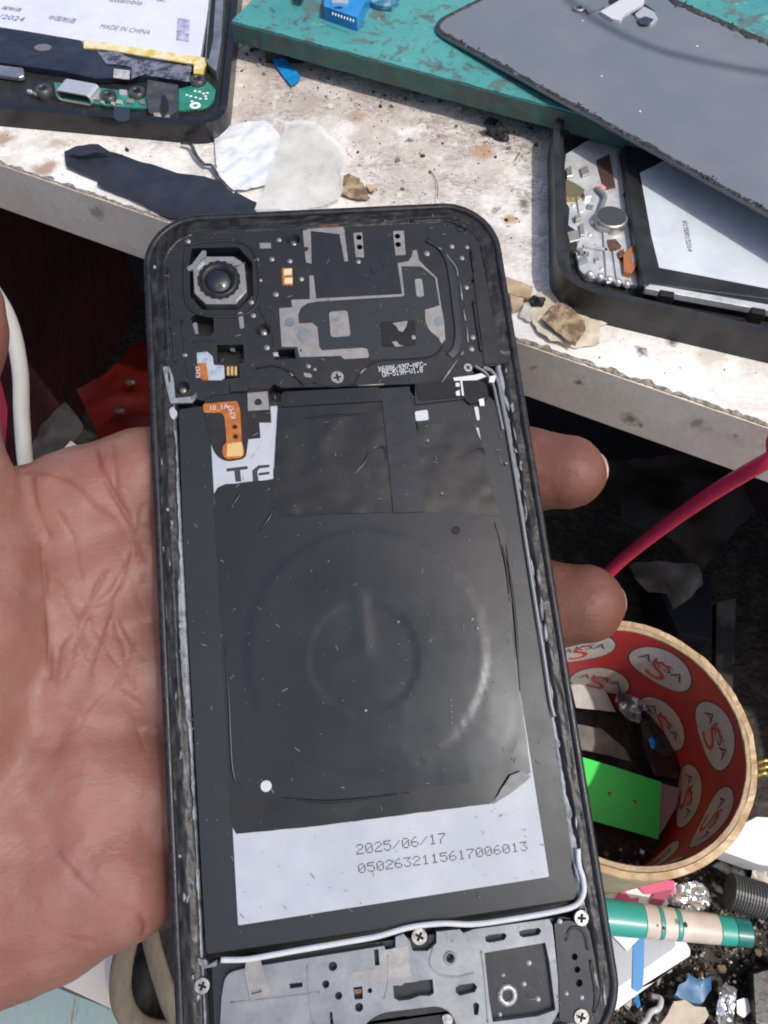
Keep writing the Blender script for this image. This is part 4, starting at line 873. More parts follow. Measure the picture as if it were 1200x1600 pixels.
flat('cork_chip', [(790, 435), (800, 440), (832, 452), (829, 467), (822, 470), (792, 461)], .8, cardl, 'pale brown cork chip poking out right of the held phone', 'cork chip', wr(3, .2), 1, .2, 3, 1.0)
flat('cork_chip', [(796, 463), (818, 470), (812, 486), (800, 490)], .6, cardl, 'small cork chip just below the larger cork chip', 'cork chip', wr(4, .2), .9, .3, 4, .8)
flat('beige_paper_scrap', [(838, 462), (865, 446), (905, 464), (950, 478), (984, 484), (975, 492), (938, 512), (935, 540), (900, 545), (860, 536), (838, 520), (830, 490)], .4, beige, 'crumpled beige paper scrap under the dirty brown square by the open phone corner', 'paper scrap', wr(5, 1.0), 1.4, .8, 5, .25)
flat('brown_square', [(846, 500), (872, 473), (893, 484), (913, 503), (915, 518), (897, 542), (870, 522)], 2.2, card, 'dirty brown square pad lying on the beige paper scrap', 'pad', wr(6, .15), 1, .3, 6, .3)
flat('clear_chip', [(818, 478), (838, 470), (842, 490), (828, 505), (812, 496)], .6, M('clear_chip', (.62, .60, .56), .15, alpha=.75, col2=(.4, .37, .33), ns=400), 'small glassy chip left of the dirty brown square', 'chip', wr(7, 1.2), .9, .4, 9, .3)
for i, (px, py, r, lab, m) in enumerate(((838, 474, 1.7, 'black plastic bit on top of the beige paper scrap', 'black'), (778, 203, 2.4, 'black crumb cluster lying in front of the teal board', 'frame'), (768, 191, 1.5, 'smaller black crumb touching the crumb cluster near the teal board', 'black'), (787, 213, 1.6, 'shiny dark crumb at the right of the crumb cluster', 'frame'))):
    fr = at(px, py, r * .5); ob('black_crumb', lump(r, i + 3, 1.3, 1, .8, 2, .9, 2.4), K[m], fr=fr, label=lab, cat='crumb', bevel=0)
hairm = M('dark_hair', (.02, .015, .012), .4)
for i, (pts, lab) in enumerate((([(672, 266), (680, 280), (684, 296), (683, 314)], 'curved dark hair on the white bench right of centre'), ([(531, 262), (530, 272), (534, 282)], 'short dark hair above the torn brown card scrap'), ([(812, 238), (806, 250), (803, 254)], 'short dark hair right of the crumb cluster'))):
    fr = at(*pts[1], 0); ob('hair', tube(spline([np.array([*fr.loc(x, y, .4), .35 + .3 * k]) for k, (x, y) in enumerate(pts)], 6), .1, 5), hairm, fr=fr, label=lab, cat='hair', smooth=True)
# uncountable crumbs and dust on the bench
cols = [M('crumb_dark', (.03, .027, .024), .7), M('crumb_brown', (.16, .11, .07), .8), M('crumb_grey', (.25, .24, .22), .7), M('crumb_pale', (.5, .47, .42), .7)]
def crumbs(name, places, lab, n_sub=0):
    V, Fc, Mi = [], [], []
    for x, y, z, r, mi, sd_ in places:
        rr = random.Random(sd_); k = len(V); m = rr.randint(4, 6); a0 = rr.uniform(0, 6); sq = rr.uniform(.4, 1); ca, sa = math.cos(a0), math.sin(a0)
        for lvl, s_ in ((0, 1.0), (1, .7)):
            for i in range(m):
                an = 2 * math.pi * i / m; q = r * s_ * rr.uniform(.6, 1.15); u, w = q * math.cos(an), q * math.sin(an) * sq
                V.append((x + u * ca - w * sa, y + u * sa + w * ca, z + lvl * r * rr.uniform(.35, .9)))
        for i in range(m): j = (i + 1) % m; Fc.append((k + i, k + j, k + m + j, k + m + i)); Mi.append(mi)
        Fc.append(tuple(range(k + m, k + 2 * m))); Mi.append(mi)
    o = ob(name, (V, Fc), cols[0], mats=cols[1:] + [K['bright'], K['steel'], K['black']], kind='stuff', label=lab); o.data.polygons.foreach_set('material_index', Mi); return o
rr = random.Random(11); pl = []
while len(pl) < 3600:
    t, b = rr.uniform(-40, 330), rr.uniform(1.5, 92) if rr.random() < .55 else 84 - abs(rr.gauss(0, 12))
    if b < 1.5: continue
    if b < 30 and rr.random() < .8: continue
    x, y = edge(t, b); q = fbm(x * .035, y * .035, 6)
    if rr.random() > .22 + .9 * max(0, q + .12): continue
    big = rr.random() < .05
    pl.append((x, y, 0.02, rr.uniform(.5, 1.1) if big else rr.uniform(.08, .36), rr.choices((0, 1, 2, 3), (8, 5, 3, 2))[0], rr.random()))
crumbs('bench_crumbs', pl, 'fine dark crumbs and dust scattered over the bench top')

# ---------------------------------------------------------------- opened phone at the upper left
z2 = 6.0
c2 = P(352, 200, z2); eL = nrm(P(0, 170, z2) - P(280, 195, z2)); fU = nrm(P(362, 0, z2) - P(346, 150, z2))
F2 = Fr((c2[0], c2[1], .05), -eL, fU)
ph2 = thing('opened_phone', F2, 'opened phone at the upper left with a white battery and green board corner', 'smartphone')
def p2(pts, h): return F2.pts(pts, h)
def q2(name, pts, h0, h1, mat, parent=None, r=0, bevel=.1, holes=(), label=None, seg=1):
    p = [tuple(F2.loc(a[0], a[1], h1)) + ((a[2],) if len(a) > 2 else ()) for a in pts]
    if r or any(len(a) > 2 for a in pts): p = rpoly(p, r)
    return ob(name, prism(p, h0, h1, [F2.pts(q, h1) for q in holes]), mat, parent or ph2, bevel=bevel, label=label, seg=seg)
ux = np.array([1.0, 0]); fl_ = np.array([fU @ F2.X, fU @ F2.Y])
def r2(inset, r):
    c = [np.array([-inset, inset]), np.array([-88 + inset, inset]), np.array([-88 + inset, 0]) + fl_ * 150, np.array([-inset, 0]) + fl_ * 150]
    return rpoly([tuple(q) for q in c], r, 8)
sil2 = M('grey_silver_side', (.34, .36, .40), .3, .6, col2=(.20, .21, .24), ns=120)
blk2 = M('scuffed_black_plastic', (.007, .0075, .010), .3, col2=(.03, .03, .03), ns=180, lo=.6, hi=.75, bs=500, bd=.0001)
ob('frame', prism(r2(0, 11), 0, z2, [r2(2.4, 9)[::-1]]), blk2, ph2, bevel=.8, seg=3)
ob('tray', prism(r2(2.2, 9), .6, 2.6), K['floor'], ph2)
q2('side_channel', [(331, -60), (352, -60), (346, 60), (338, 112, 1), (326, 100), (320, 92)], 2.6, 5.6, sil2, bevel=.6, seg=2)
q2('side_groove', [(335, -60), (340, -60), (333, 60), (326, 92), (322, 90)], 2.7, 5.75, K['black'], bevel=.1)
lab2 = M('pale_battery_label', (.60, .62, .70), .28, col2=(.54, .56, .65), ns=60, bs=90, bd=.0004)
b2 = q2('battery', [(-30, 36), (-20, -200), (352, -200), (331, -20), (313, 88), (312, 94)], 2.7, 4.9, lab2, bevel=.5, seg=3, label='white labelled battery of the upper left phone')
hb = 4.96
ob('label_print', lettering(F2, 'MADE IN CHINA', (155, 44), (233, 54), hb, 1.6), K['inkgrey'], b2)
ob('label_print', lettering(F2, '2/2024', (-12, 27), (35, 34), hb, .95), K['inkgrey'], b2)
ob('label_print', lettering(F2, '国制造', (2, 14), (32, 18), hb), K['inkgrey'], b2)
ob('label_print', lettering(F2, '中国制造', (74, 30), (116, 36), hb, 1.3), K['inkgrey'], b2)
ob('label_print', lettering(F2, 'assemble', (170, 2), (220, 8), hb, 1.3), K['inkgrey'], b2)
ob('label_print', lettering(F2, '组装于中国。', (200, -6), (258, 3), hb), K['inkgrey'], b2)
q2('smudged_stamp', [(277, 28), (297, 30), (295, 66), (275, 63)], 4.9, 4.95, M('smudged_blue_ink', (.20, .20, .33), .6, col2=(.45, .46, .58), ns=420, lo=.4, hi=.62), b2, bevel=0)
ytape = M('yellow_tape', (.58, .42, .04), .2, coat=.7, col2=(.70, .62, .42), ns=200, lo=.42, hi=.56, bs=300, bd=.0002)
q2('yellow_tape', [(131, 62), (160, 65), (315, 89), (322, 90), (322, 102), (306, 100), (160, 76), (130, 74)], 4.4, 5.02, ytape, bevel=.1)
q2('yellow_tape', [(303, 95), (322, 93), (317, 116), (302, 114)], 3.6, 5.1, ytape, bevel=.15)
navy2 = M('navy_flex', (.012, .014, .026), .3, col2=(.022, .025, .042), ns=90, bs=140, bd=.0005)
fx = q2('flex_cover', [(-40, 36), (0, 42), (126, 60), (131, 76), (230, 90), (300, 104), (292, 128), (228, 118), (150, 122), (96, 110), (-40, 92)], 2.7, 4.7, navy2, bevel=.3, seg=2)
ob('round_mark', prism(circle(*F2.loc(67, 74, 4.75), 2.7, 24, 1.9), 4.6, 4.76), M('grey_mark', (.13, .13, .14), .4), fx)
q2('silver_tape', [(-30, 98), (36, 106), (37, 118), (30, 121), (-30, 113)], 3.0, 4.3, sil2, bevel=.2)
shin = M('wrinkled_clear_tape', (.25, .26, .30), .13, .35, col2=(.05, .055, .08), ns=330, lo=.42, hi=.58, bs=420, bd=.0012)
ob('clear_tape', sheet(p2([(152, 80), (182, 82), (206, 92), (300, 104), (296, 128), (262, 123), (226, 116), (205, 124), (206, 104), (166, 100)], 4.9), .9, lambda x, y: 4.95 + .35 * fbm(x * .4, y * .4, 8), .3, 2), shin, ph2, smooth=True, solid=.06)
q2('square_sticker', [(178, 107), (203, 110), (202, 124), (177, 121)], 4.7, 4.9, M('grey_sticker', (.42, .41, .41), .5, col2=(.25, .25, .25), ns=700), bevel=0)
pcb = M('green_pcb', (.015, .16, .115), .35, col2=(.03, .22, .16), ns=220, coat=.3)
q2('circuit_board', [(84, 128), (230, 146), (282, 138), (324, 127), (337, 140), (334, 158, 2), (322, 168, 3), (284, 172), (180, 166), (88, 152)], 2.7, 3.5, pcb, bevel=.1)
for i, (x, y) in enumerate(((292, 148), (298, 150), (305, 142), (312, 143), (318, 146), (324, 145), (306, 152), (313, 154), (322, 154), (300, 158), (321, 150))):
    q2('solder_pad', [(x - 2, y - 1), (x + 2, y - 1), (x + 2, y + 1), (x - 2, y + 1)], 3.4, 3.62, K['white'], bevel=0)
a = F2.loc(305, 165, 3.6); ob('pad_ring', move(lathe([(1.6, 3.5), (1.6, 3.7), (.8, 3.7), (.8, 3.5)], 20), (a[0], a[1], 0)), K['white'], ph2)
# usb port
a = np.array(F2.loc(88, 150, 4.2)); b = np.array(F2.loc(143, 160, 4.2)); wv_ = np.linalg.norm(b - a); an = math.atan2(b[1] - a[1], b[0] - a[0])
def usb(w, h, r, t): return rpoly([(-w / 2, -h / 2), (w / 2, -h / 2), (w / 2, h / 2), (-w / 2, h / 2)], r, 6)
shell = prism(usb(wv_, 3.4, 1.5, 0), -6.0, 0, [usb(wv_ - .9, 2.5, 1.15, 0)])
m_ = (a + b) / 2
def stand(vf): return move([(x, -z, y) for x, y, z in vf[0]] and ([(x, -z, y) for x, y, z in vf[0]], [q for q in vf[1]]), (m_[0], m_[1], 4.5), an)
up = ob('usb_port', stand(shell), K['bright'], ph2, bevel=.12, label='silver oval charging port')
ob('port_tongue', stand(prism(usb(wv_ - 3, .8, .2, 0), -5.5, -.8)), K['black'], up)
ob('port_back', stand(prism(usb(wv_ - .8, 2.6, 1.1, 0), -5.9, -5.2)), K['black'], up)
q2('jack_housing', [(230, 124), (278, 132), (277, 172), (262, 182), (232, 176), (228, 150)], 2.7, 5.2, M('dark_slate_plastic', (.035, .037, .048), .45, col2=(.07, .065, .06), ns=250, lo=.5), bevel=.25, seg=2)
ob('jack_opening', prism(rpoly(p2([(252, 150), (258, 148), (262, 156), (264, 172), (256, 180), (249, 172), (251, 160)], 5.3), .5), 5.0, 5.26), K['black'], ph2)
q2('jack_torn_edge', [(240, 176), (249, 176), (254, 184), (264, 178), (266, 184), (252, 190), (241, 186)], 4.2, 5.4, M('pale_torn_plastic', (.36, .32, .27), .6, col2=(.15, .14, .13), ns=500), r=.3)
for x, y in ((308, 122), (213, 141), (168, 147), (66, 137)):
    a = F2.loc(x, y, 5); ob('screw_boss', move(lathe([(2.5, 2.7), (2.4, 5.0), (1.3, 5.1), (1.1, 4.6), (1.0, 3.2)], 20), (a[0], a[1], 0)), M_boss if 'M_boss' in globals() else globals().setdefault('M_boss', M('boss_black', (.02, .022, .024), .35, col2=(.06, .06, .06), ns=300)), ph2, smooth=True)
for i, (x, y, w, hh, m) in enumerate(((192, 143, 12, 8, 'bright'), (186, 158, 10, 5, 'bright'), (203, 156, 12, 6, 'shield'), (152, 148, 9, 12, 'steel'), (222, 158, 8, 5, 'shield'), (160, 158, 6, 4, 'bright'), (176, 160, 6, 4, 'bright'), (46, 141, 8, 4, 'bright'), (54, 144, 5, 4, 'steel'))):
    q2('small_component', [(x - w / 2, y - hh / 2), (x + w / 2, y - hh / 2 + 1), (x + w / 2, y + hh / 2 + 1), (x - w / 2, y + hh / 2)], 3.4, 4.3, K[m], bevel=.12)
q2('mic_window', [(178, 166, .6), (202, 168, .6), (203, 186, .6), (190, 190, .6), (178, 184, .6)], 5.9, 6.03, M('smoky_window', (.02, .03, .045), .2, coat=.5), bevel=0)

# ---------------------------------------------------------------- opened phone at the right
z3 = 9.0
a3 = P(900, 457, z3); e3 = nrm(P(1200, 527, z3) - a3); f3 = nrm(P(874, 225, z3) - P(879, 400, z3)); o3 = P(870, 444, z3)
F3 = Fr((o3[0], o3[1], .05), e3, f3)
ph3 = thing('phone_chassis', F3, 'black phone frame at the right with a round motor and an orange tab', 'phone frame')
g3 = np.array([f3 @ F3.X, f3 @ F3.Y])
def r3(i, r, ln=140, wd=70):
    c = [np.array([i, i]), np.array([ln - i, i]), np.array([ln - i, 0]) + g3 * (wd - i), np.array([i, 0]) + g3 * (wd - i)]
    return rpoly([tuple(q) for q in c], r, 10)
def q3(name, pts, h0, h1, mat, parent=None, r=0, bevel=.1, holes=(), label=None, seg=1):
    p = [tuple(F3.loc(a[0], a[1], h1)) + ((a[2],) if len(a) > 2 else ()) for a in pts]
    if r or any(len(a) > 2 for a in pts): p = rpoly(p, r)
    return ob(name, prism(p, h0, h1, [F3.pts(q, h1) for q in holes]), mat, parent or ph3, bevel=bevel, label=label, seg=seg)
blk3 = M('charcoal_plastic', (.013, .0135, .015), .4, col2=(.028, .029, .030), ns=120, bs=400, bd=.0001)
ob('frame', prism(r3(0, 10), .0, z3, [r3(1.8, 8.4)[::-1]]), blk3, ph3, bevel=.6, seg=3)
ob('inner_step', prism(r3(1.7, 8.4), .6, z3 - 2.6, [r3(3.3, 7)[::-1]]), blk3, ph3, bevel=.3)
ob('tray', prism(r3(1.7, 8.4), .3, 3.0), K['floor'], ph3)
chz = M('silver_chassis', (.62, .63, .63), .42, .35, col2=(.42, .43, .43), ns=160, bs=300, bd=.0003)
ch = q3('chassis_plate', [(884, 240), (925, 214), (968, 214), (978, 290), (990, 380), (1000, 446), (915, 432), (905, 420), (900, 395), (880, 380), (872, 330), (878, 290)], 2.9, 4.4, chz, bevel=.3, seg=2, label='silver inner plate')
for i, pts in enumerate(([(900, 300), (906, 296), (912, 330), (905, 332)], [(942, 360), (950, 358), (955, 440), (948, 442)], [(912, 380), (950, 388), (950, 392), (912, 385)], [(957, 385), (964, 384), (972, 436), (964, 438)])):
    q3('chassis_rib', pts, 4.3, 5.0, chz, ch, bevel=.15)
a = F3.loc(953, 348, 5)
mo = ob('vibration_motor', move(lathe([(4.1, 4.4), (4.15, 6.6), (3.9, 7.0), (3.6, 7.05)], 36), (*a, 0)), K['screw'], ph3, smooth=True, label='round coin vibration motor')
ob('motor_cap', move(lathe([(3.75, 7.0), (3.6, 7.14), (.01, 7.14)], 36), (*a, 0)), M('motor_sticker', (.05, .052, .055), .4), mo)
q3('motor_tab', [(948, 374), (962, 372), (972, 384), (962, 392), (950, 386)], 4.4, 5.2, K['copper'], bevel=.2)
q3('orange_tab', [(974, 398), (990, 382, .4), (999, 384, .6), (1000, 404, .5), (987, 428, .4), (975, 424)], 4.3, 5.9, M('amber_flex', (.36, .12, .03), .3, coat=.5), bevel=.2, seg=2)
q3('amber_slot', [(985, 400, .4), (994, 390, .4), (996, 404, .4), (988, 412, .4)], 5.8, 6.0, K['steel'], bevel=0)
q3('brass_clip', [(876, 302), (886, 280), (902, 288), (914, 296), (906, 308), (880, 308)], 4.2, 6.0, M('brass', (.42, .33, .16), .28, .8), bevel=.3, r=.4)
q3('pink_pad', [(930, 290), (940, 286), (948, 292), (938, 298)], 4.3, 5.6, M('pink_silicone', (.55, .27, .25), .5), bevel=.2)
ob('motor_wire', tube(spline([np.array([*F3.loc(x, y, 5), 5.2]) for x, y in ((934, 296), (944, 308), (940, 322), (936, 336))], 6), .7, 8), K['shield'], ph3, smooth=True)
q3('black_clip', [(876, 318), (882, 312), (890, 325), (888, 352), (900, 360), (902, 386), (884, 392), (872, 360)], 4.3, 6.6, blk3, bevel=.3, r=.4)
q3('metal_clip', [(886, 362), (904, 358), (906, 374), (890, 378)], 4.3, 7.0, K['steel'], bevel=.15)
for x, y in ((922, 428), (938, 432), (952, 436), (966, 440), (980, 443)):
    a = F3.loc(x, y, 5); ob('locating_pin', move(lathe([(.9, 4.3), (.8, 5.4), (.01, 5.6)], 12), (*a, 0)), K['bright'], ph3, smooth=True)
for x, y in ((910, 395), (906, 390), (916, 396), (911, 404)):
    a = F3.loc(x, y, 5); ob('contact_pip', move(box(-.7, -.5, 4.3, .7, .5, 5.2), (*a, 0), .3), K['shield'], ph3)
for i, (pts, h, m) in enumerate((([(884, 262), (892, 258), (895, 274), (886, 276)], 6.2, 'screw'), ([(906, 262), (918, 258), (922, 270), (910, 275)], 5.2, 'steel'), ([(912, 300), (922, 297), (925, 306), (914, 309)], 5.6, 'bright'), ([(918, 318), (928, 320), (926, 326), (917, 324)], 5.0, 'shield'), ([(962, 236), (967, 236), (978, 300), (973, 302)], 5.4, 'steel'), ([(970, 240), (974, 240), (984, 300), (980, 302)], 5.0, 'black'), ([(898, 336), (906, 332), (909, 340), (900, 344)], 5.6, 'steel'), ([(905, 350), (912, 348), (914, 366), (907, 368)], 5.2, 'shield'), ([(902, 404), (916, 400), (920, 406), (904, 412)], 5.3, 'shield'), ([(928, 402), (936, 400), (938, 408), (930, 410)], 4.9, 'steel'), ([(966, 392), (974, 388), (978, 398), (968, 402)], 5.8, 'copper'), ([(880, 330), (888, 326), (889, 342), (882, 346)], 6.4, 'black'))):
    q3('chassis_fitting', pts, 4.2, h, K[m], bevel=.15)
for x, y in ((896, 320), (926, 346), (922, 366), (940, 420), (930, 384)):
    a = F3.loc(x, y, 4.5); ob('rivet', move(lathe([(.01, 4.75), (.45, 4.7), (.7, 4.4)], 12), (*a, 0)), K['bright'], ph3, smooth=True)
q3('dark_recess', [(932, 250), (952, 240), (962, 292), (944, 296)], 4.3, 4.8, M('rust_brown', (.06, .03, .025), .6), bevel=.1)
b3 = q3('battery', [(968, 200), (990, 270), (1004, 444), (1215, 482), (1400, 470), (1330, 200)], 2.9, 6.8, K['cell'], bevel=.6, seg=2)
q3('battery_wall', [(972, 230), (994, 262), (1028, 424), (1013, 446), (1004, 446), (985, 330)], 2.9, 7.4, blk3, bevel=.3)
q3('battery_wall', [(1016, 424), (1030, 418), (1240, 458), (1240, 472), (1008, 442)], 2.9, 7.3, blk3, bevel=.3)
q3('battery_label', [(1000, 270), (1040, 250), (1300, 260), (1300, 470), (1030, 418), (1018, 370)], 6.7, 6.9, M('blue_white_label', (.55, .60, .64), .35, col2=(.48, .52, .56), ns=100), b3, bevel=0)
ob('serial_print', dots(F3, '0150015264', (1066, 345), (1075, 393), 1.2, 6.95, .5), K['ink'], b3)
q3('silver_rail', [(1006, 441), (1240, 482), (1240, 492), (1008, 450)], 5.0, 7.0, chz, bevel=.2)
for x, y in ((1042, 459), (1185, 486)): q3('frame_latch', [(x - 11, y - 7), (x + 12, y - 3), (x + 12, y + 6), (x - 11, y + 2)], 5.5, z3 - .3, K['black'], bevel=.15)

# ---------------------------------------------------------------- grey back cover lying across
A4 = P(664, 40, 13.0); B4 = P(1200, 335, 17.0); X4 = nrm(B4 - A4); F4 = Fr(A4, X4, (-X4[1], X4[0], 0))
cov = thing('back_cover', F4, 'grey inside of a phone back cover with crusty dark glue edges at the upper right', 'phone cover')
def r4(i, r): return rpoly([(i, i), (150 - i, i), (150 - i, 66 - i), (i, 66 - i)], r, 8)
ob('panel', prism(r4(0, 8.5), -.9, 0), M('blue_grey_panel', (.128, .145, .172), .42, col2=(.15, .165, .186), ns=30, bs=500, bd=.00004, rough2=.5), cov, bevel=.15)
gl4 = M('crusty_dark_glue', (.022, .023, .024), .6, col2=(.20, .20, .20), ns=500, lo=.56, hi=.7, bs=900, bd=.0006)
def crust(i0, i1, seed):
    o = dens(r4(i0, 8.3), .6); o = [q for q in o]; A = np.array(o); m = len(o); T = np.roll(A, -1, 0) - np.roll(A, 1, 0); T /= np.linalg.norm(T, axis=1)[:, None]; Nn = np.c_[-T[:, 1], T[:, 0]]
    v, f = [], []
    for k in range(7):
        for q, nn in zip(A, Nn):
            wid = (i1 - i0) * (.7 + .7 * abs(fbm(q[0] * .16, q[1] * .16, seed)) + .12 * N3(q[0] * .9, q[1] * .9)); wid *= 1.7 if q[1] > 40 else 1
            x, y = q + nn * wid * k / 6; h = (.05 if k in (0,) else -.05 if k == 6 else .18 + .3 * abs(fbm(x * .6, y * .6, 3)))
            v.append((x, y, h))
    for k in range(6):
        for i in range(m): j = (i + 1) % m; f.append((k * m + i, k * m + j, (k + 1) * m + j, (k + 1) * m + i))
    return v, f
ob('glue_crust', crust(.1, 1.9, 5), gl4, cov, smooth=True)
rr = random.Random(5); V, Fc = [], []
for i in range(110):
    t = rr.uniform(8, 120); yv = rr.uniform(.2, 1.8) if i % 3 else 66 - abs(rr.gauss(0, 2.2)); k = lump(rr.uniform(.12, .42), i, 1, 1, .7, 1, .8)
    V2, F2_ = move(k, (t, yv, rr.uniform(.2, .7))); kk = len(V); V += V2; Fc += [tuple(q + kk for q in t_) for t_ in F2_]
ob('glue_crumbs', (V, Fc), gl4, cov, kind='stuff')
ob('chrome_loop', move(lathe([(1.0, -.4), (1.9, .2), (1.9, .5), (1.0, .7)], 18), (*F4.loc(905, 12, .5), 0)), K['screw'], cov, smooth=True)
def q4(name, pts, h0, h1, mat, r=0, bevel=.15):
    p = F4.pts(pts, h1); p = rpoly(p, r) if r else p; return ob(name, prism(p, h0, h1), mat, cov, bevel=bevel, seg=2)
q4('lens_opening', [(958, -20), (950, 4), (962, 14), (990, 24), (1012, 38), (1026, 30), (1022, 16), (1004, 4), (992, -16)], .01, .05, K['black'], .3, 0)
q4('hinge_plate', [(912, 10), (930, 0), (948, -4), (944, 10), (920, 20)], 0.02, .6, M('steel_plate', (.22, .24, .26), .35, .5), .4)
q4('white_clip', [(938, 18), (975, -4), (990, -30), (1010, -20), (1006, 6), (988, 16), (976, 22), (970, 32), (958, 30)], .02, .9, M('white_grey_plastic', (.50, .51, .53), .45), .25)
q4('chrome_corner', [(992, 22), (1006, 10), (1022, 18), (1028, 30), (1018, 38), (1004, 34)], -.7, .7, K['bright'], .5)
q4('lens_recess', [(996, 30), (1008, 25), (1022, 30), (1014, 38), (1002, 38)], .5, .8, K['gloss'], .5)
for x, y in ((910, 33), (1089, 73), (940, 120), (1000, 175)):
    ob('dust_speck', move(lump(.28, x, sz=.6), (*F4.loc(x, y, 0), .15)), K['white'], cov)

# ---------------------------------------------------------------- the red cable: comes up out of the drawer, leaves at the right and arcs back over the cover
redm = M('red_cable', (.72, .035, .105), .36, col2=(.64, .03, .09), ns=120, bs=700, bd=.00005)
band_px = [(820, -70), (860, -30), (905, 14), (960, 48), (1030, 78), (1110, 98), (1200, 114), (1300, 124)]
over = []
for x, y in band_px[::-1]:
    q = F4.world(F4.loc3(x, y, 0)); over.append(q + SUNV * (175 - q[2]) / SUNV[2])
cab = [P(850, 1010, -120), P(905, 945, -88), P(960, 886, -66), P(1020, 836, -42), P(1090, 786, -20), P(1150, 748, -5), P(1206, 716, 6), P(1280, 672, 14), np.array([140, 60, 44.]), np.array([172, 62, 80.]), np.array([190, 74, 140.])] + over + [over[-1] + np.array([-40, 45, 10])]
fr = Fr(cab[2]); ob('red_cable', tube(spline([q - fr.o for q in cab], 12), 1.8, 16), redm, fr=fr, smooth=True, label='glossy red cable rising from behind the fingertips to the right edge', cat='cable')
# white cable behind the thumb
whm = M('white_cable', (.84, .82, .73), .4, col2=(.78, .76, .67), ns=60)
cab = [P(-60, 400, 4), P(-22, 440, -4), P(14, 500, -14), P(31, 575, -24), P(34, 650, -33), P(40, 725, -42), P(52, 800, -56), P(75, 900, -80)]
fr = Fr(cab[3]); ob('white_cable', tube(spline([q - fr.o for q in cab], 10), 2.15, 16), whm, fr=fr, smooth=True, label='thick white cable hanging beside the thumb at the left', cat='cable')

# ---------------------------------------------------------------- tape roll core with printed liner
TC = np.array([78.0, 60.3]); TZ0, TZ1 = FZ + .2, -110.0
FT = Fr((TC[0], TC[1], TZ0)); H = TZ1 - TZ0
roll = thing('tape_roll', FT, 'nearly empty brown cardboard tape roll lined in red with white ovals', 'tape roll')
cb = M('cardboard_rim', (.46, .35, .22), .8, col2=(.30, .215, .13), ns=120, lo=.4, hi=.66, bs=500, bd=.0006, stretch=(1, 1, 3))
cb2 = M('tape_layers', (.42, .28, .15), .45, col2=(.54, .40, .24), ns=160, lo=.4, hi=.62, bs=300, bd=.0005)
def wob(vf, amp, seed):
    return [(x, y, z + (amp * fbm(x * .12, y * .12, seed) + .3 * amp * N3(x * .9, y * .9, seed) if z > H - 3 else 0)) for x, y, z in vf[0]], vf[1]
ob('cardboard_core', wob(lathe([(37.3, 0), (37.3, H - .3), (37.5, H), (38.6, H), (38.9, H - .4), (38.9, 0)], 160, True), .5, 2), cb, roll, smooth=False, bevel=0)
ob('tape_layer', wob(lathe([(38.95, 0), (38.95, H - 1.3), (39.2, H - .8), (41.0, H - .7), (41.3, H - 1.3), (41.3, 0)], 160, True), .9, 6), cb2, roll)
RL = 37.15
ob('red_liner', lathe([(RL, .2), (RL, H - .6)], 128), M('red_print', (.46, .030, .036), .5, col2=(.36, .024, .03), ns=70), roll, smooth=True)
ow = M('oval_white', (.54, .50, .47), .55, col2=(.44, .40, .37), ns=90); og = M('oval_outline', (.10, .05, .05), .6); ors = M('oval_red', (.52, .06, .06), .55); odk = M('oval_ink', (.07, .07, .10), .55)
def bend(pts, th, z0, dr): return [((RL - dr) * math.cos(th + -s / RL), (RL - dr) * math.sin(th + -s / RL), z0 + a) for s, a in pts]
def fan(n): return [tuple(range(n))[::-1]]
def bent_disc(th, z0, rs, ra, dr, rings=5):
    v, f = [], []; n = 36
    for k in range(1, rings + 1):
        v += bend([(rs * k / rings * math.cos(2 * math.pi * i / n), ra * k / rings * math.sin(2 * math.pi * i / n)) for i in range(n)], th, z0, dr)
    c = len(v); v += bend([(0, 0)], th, z0, dr)
    for k in range(rings - 1):
        for i in range(n): j = (i + 1) % n; f.append((k * n + i, (k + 1) * n + i, (k + 1) * n + j, k * n + j))
    for i in range(n): f.append((c, i, (i + 1) % n))
    return v, f
word, wf = glyphs('AKSA'); big, bfc = glyphs('S')
for row, z0 in ((0, H - 18), (1, H - 52)):
    for i in range(8):
        th = 2 * math.pi * (i + .5 * row) / 8 + .15
        o_ = ob('printed_oval', bent_disc(th, z0, 12.2, 14.2, .06), og, roll, smooth=True)
        ob('oval_field', bent_disc(th, z0, 11.5, 13.5, .12), ow, o_, smooth=True)
        ob('oval_word', (bend([((x - .5) * 17, (y - .15) * 19 + 2.0) for x, y in word], th, z0, .2), [q for q in wf]), odk, o_)
        ob('oval_emblem', (bend([((x - .5) * 7, (y - .7) * 8 - 5.0) for x, y in big], th, z0, .2), [q for q in bfc]), ors, o_)
# inside and around the roll
flat('green_card', [(850, 1168), (920, 1186), (1033, 1222), (1029, 1312), (1016, 1308), (932, 1284), (850, 1262)], FZ + 14, M('neon_green_card', (.05, .78, .10), .5, col2=(.045, .72, .09), ns=60), 'bright neon green card lying inside the tape roll', 'card', lambda x, y: .12 * x * 0 + .6 * fbm(x * .05, y * .05), 3, .1, 2, .4)
for i, (x, y) in enumerate(((953, 1241), (991, 1253))):
    fr = at(x, y, FZ + 14.3); ob('rust_speck', lump(.9, i, 1, 1, .4), K['copper'], fr=fr, label=('rusty speck on the lit half of the green card', 'rusty speck on the shaded half of the green card')[i], cat='speck')
flat('pink_card', [(1026, 1222), (1062, 1232), (1056, 1262), (1030, 1306)], FZ + 12, M('dull_pink', (.42, .28, .27), .6), 'dull pink card edge beside the green card inside the roll', 'card', None, 3, .2, 3)
flat('white_card', [(890, 1060), (938, 1066), (962, 1112), (900, 1106)], FZ + 12, M('grey_white_card', (.55, .54, .52), .6, col2=(.4, .39, .37), ns=80), 'dim white card in the upper part of the tape roll', 'card', None, 3, .3, 4)
